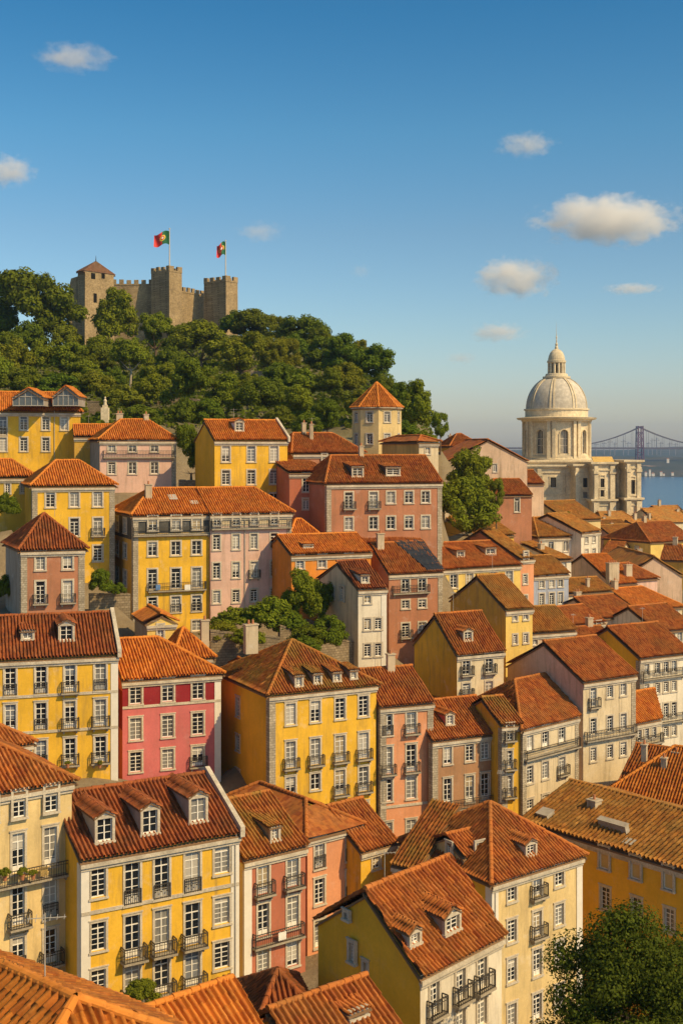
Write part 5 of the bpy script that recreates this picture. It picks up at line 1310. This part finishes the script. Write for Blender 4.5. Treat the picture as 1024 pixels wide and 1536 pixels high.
# ---------------------------------------------------------------- river and far shore
wm, nt, b = new_mat('river_water'); v = objco(nt, (1,.28,1))
b.inputs['Base Color'].default_value = (.010,.055,.125,1); b.inputs['Roughness'].default_value = .22; b.inputs['Specular IOR Level'].default_value = .5
bump(nt, b, noise(nt, v, .06, 6, .65), .6, 1.5)
m = MB(); m.face([(-15000,850,0),(15000,850,0),(15000,16000,0),(-15000,16000,0)]); r_ = m.build('river', wm); r_['kind'] = 'structure'
def shore(name, y0, depth, h, seed, mat, xs_=(-6000,9000), step=60, front=0.0):
    rg = np.random.default_rng(seed); X = np.arange(xs_[0], xs_[1], step); nd = 14
    P = rg.uniform(0, 6.28, 8)
    prof = lambda x: .80 + .09*np.sin(x/620+P[0]) + .07*np.sin(x/260+P[1]) + .04*np.sin(x/110+P[2])
    V = []; 
    for j in range(nd):
        t = j/(nd-1); up = np.sin(min(1, t*1.6)*math.pi/2)**1.1
        z = h*prof(X+t*400)*up*(1+.06*np.sin(X/90+P[3]+t*9)) - 3*(1-t)
        y = y0 + depth*t + 60*np.sin(X/500+P[4])*(1-t) + 25*np.sin(X/130+P[5])
        V.append(np.stack([X, y, z], -1))
    V = np.stack(V, 1); n_ = len(X); idx = np.arange(n_*nd).reshape(n_, nd)
    q = np.stack([idx[:-1,:-1], idx[1:,:-1], idx[1:,1:], idx[:-1,1:]], -1).reshape(-1,4)
    o = link(name, np_mesh(name, V.reshape(-1,3), q, [mat])); o['kind'] = 'structure'; return o
fm, nt, b = new_mat('far_shore_land'); v = objco(nt)
sp_ = noise(nt, objco(nt, (1,1,3)), .012, 8, .75)
c = mix(nt, ramp(nt, noise(nt, v, .003, 6, .7), [(.4,0),(.6,1)]), (.020,.034,.016), (.06,.055,.03))
c = mix(nt, ramp(nt, sp_, [(.60,0),(.66,1)]), c, (.24,.16,.10)); nt.links.new(c, b.inputs['Base Color']); b.inputs['Roughness'].default_value = .95
shore('far_shore', 2900, 900, 52, 3, fm); shore('far_hills', 4300, 1800, 88, 8, fm, step=90)
wl = simple('far_white_walls', (.70,.64,.55), .9, .2, .1); rl = simple('far_roof', (.40,.17,.08), .9)
for i, (x, y, w, h, lb) in enumerate([(968,716,5,6,'tiny white house on the far river bank, first by the bridge'),(974,714,4,9,'tall white block on the far bank'),(979,717,6,5,'low white shed on the far bank'),(991,715,5,5,'white house a little apart on the far bank'),(995,717,4,4,'small white cube house on the far bank'),(1008,716,5,5,'lone white house farther along the far bank'),(984,700,4,4,'white villa up the far slope'),(1001,690,5,3,'white villa high on the far slope')]):
    dd = 3010 if y > 710 else 3250; P = at(x, y-4 if y > 710 else y, dd); s = dd/F; m = MB(); ww, hh = w*s*.75, h*s*.6
    o = empty('shore_house', (P.x, P.y, P.z-4), lb, 'house', 'houses on the far river bank')
    m.abox(-ww/2, ww/2, 0, ww*.8, -6, hh+4); m.build('wall', wl, o)
    t = MB(); a, b_, c_, d_ = (-ww/2-.6,-.6,hh+4), (ww/2+.6,-.6,hh+4), (ww/2+.6,ww*.8+.6,hh+4), (-ww/2-.6,ww*.8+.6,hh+4); e, f_ = (-ww*.2,ww*.4,hh+4+ww*.22), (ww*.2,ww*.4,hh+4+ww*.22)
    t.face([a,b_,f_,e]); t.face([b_,c_,f_]); t.face([c_,d_,e,f_]); t.face([d_,a,e]); t.build('roof', rl, o)
for i, (x, h) in enumerate([(893,8),(905,10),(914,13),(921,9),(934,14),(941,10),(971,10),(977,16),(984,17),(990,10),(1003,9),(1012,8)]):
    P = at(x, 675, 4700); m = MB(); H_ = h*4700/F*.9+8
    m.tube((0,0,-20), (0,0,H_), 2.0, 1.0, 6); m.tube((-9,0,H_*.8), (12,0,H_*.8), .9, n=5); m.tube((0,0,H_), (11,0,H_*.8), .6, n=4)
    tag(m.build('harbour_crane', simple('crane_grey', (.22,.2,.2)), None, P), 'hair-thin harbour mast on the far skyline beyond the bridge', 'mast', 'masts on the far skyline')
# ---------------------------------------------------------------- clouds
def cloud(x, y, w, h, d, dens, seed, label):
    P = at(x, y, d); s = d/F; hw, hh = w/2*s, h/2*s
    mt = bpy.data.materials.new('cloud_vapour'); mt.use_nodes = True; nt = mt.node_tree; nt.nodes.clear()
    out = N(nt, 'ShaderNodeOutputMaterial'); pv = N(nt, 'ShaderNodeVolumePrincipled'); nt.links.new(pv.outputs[0], out.inputs['Volume'])
    pv.inputs['Color'].default_value = (.995,.99,.985,1); pv.inputs['Anisotropy'].default_value = -.1
    tc = N(nt, 'ShaderNodeTexCoord'); v = tc.outputs['Object']
    ln = N(nt, 'ShaderNodeVectorMath', operation='LENGTH'); nt.links.new(v, ln.inputs[0])
    mp = N(nt, 'ShaderNodeMapping'); mp.inputs['Location'].default_value = (seed*3.7, seed*1.3, seed*.7); mp.inputs['Scale'].default_value = (1.9*w/max(h*2.6,1)*.55+.6, 1.2, 1.1); nt.links.new(v, mp.inputs[0])
    nz = noise(nt, mp.outputs[0], 1.9, 9, .66)
    f = mul(nt, mul(nt, nz, 2.6), mul(nt, ln.outputs['Value'], 1.25), 'SUBTRACT'); f = mul(nt, f, .34, 'SUBTRACT')
    f = mul(nt, f, 0.0, 'MAXIMUM'); nt.links.new(mul(nt, f, dens*2.2), pv.inputs['Density'])
    m = MB(); prof = []
    for i in range(13):
        a = -math.pi/2 + math.pi*i/12; prof.append((max(.001, math.cos(a)), math.sin(a)))
    m.lathe((0,0,0), prof, 24)
    o = m.build('cloud', mt, None, P); o.scale = (hw*1.25, hw*.8, hh*1.45); tag(o, label, 'cloud', 'small fair-weather clouds')
for i, a in enumerate([(912,330,215,62,9000,.0075,'long bright white cloud, the largest, above the dome'),(772,417,120,52,9000,.008,'compact heaped white cloud left of the dome\'s spire'),(745,499,88,26,9000,.005,'thin white cloud strip just left of the spire'),
   (788,217,88,34,9000,.0035,'faint ragged cloud high above the dome'),(112,86,118,36,9000,.0026,'faint smear of cloud near the top left corner'),(14,257,76,42,9000,.0055,'soft white cloud at the left edge of the sky'),
   (390,348,72,28,9000,.0018,'barely visible wisp right of the castle flags'),(948,433,90,16,9000,.0045,'flat thin cloud line right of the spire'),(691,537,52,16,9000,.003,'tiny pale wisp low over the roofs'),(541,406,32,20,9000,.0016,'smallest faint puff in the middle of the sky')]):
    cloud(a[0], a[1], a[2], a[3], a[4], a[5], i+1, a[6])
# ---------------------------------------------------------------- haze over the river
hz = MB(); hz.abox(-7000, 9500, -60, 7000, -16, 205); hm = bpy.data.materials.new('haze_air'); hm.use_nodes = True; nt = hm.node_tree; nt.nodes.clear()
out = N(nt, 'ShaderNodeOutputMaterial'); pv = N(nt, 'ShaderNodeVolumePrincipled'); nt.links.new(pv.outputs[0], out.inputs['Volume'])
pv.inputs['Color'].default_value = (.40,.62,1.0,1); pv.inputs['Density'].default_value = .00008; pv.inputs['Anisotropy'].default_value = .2
ho = hz.build('haze', hm); tag(ho, None, None, None, 'stuff')
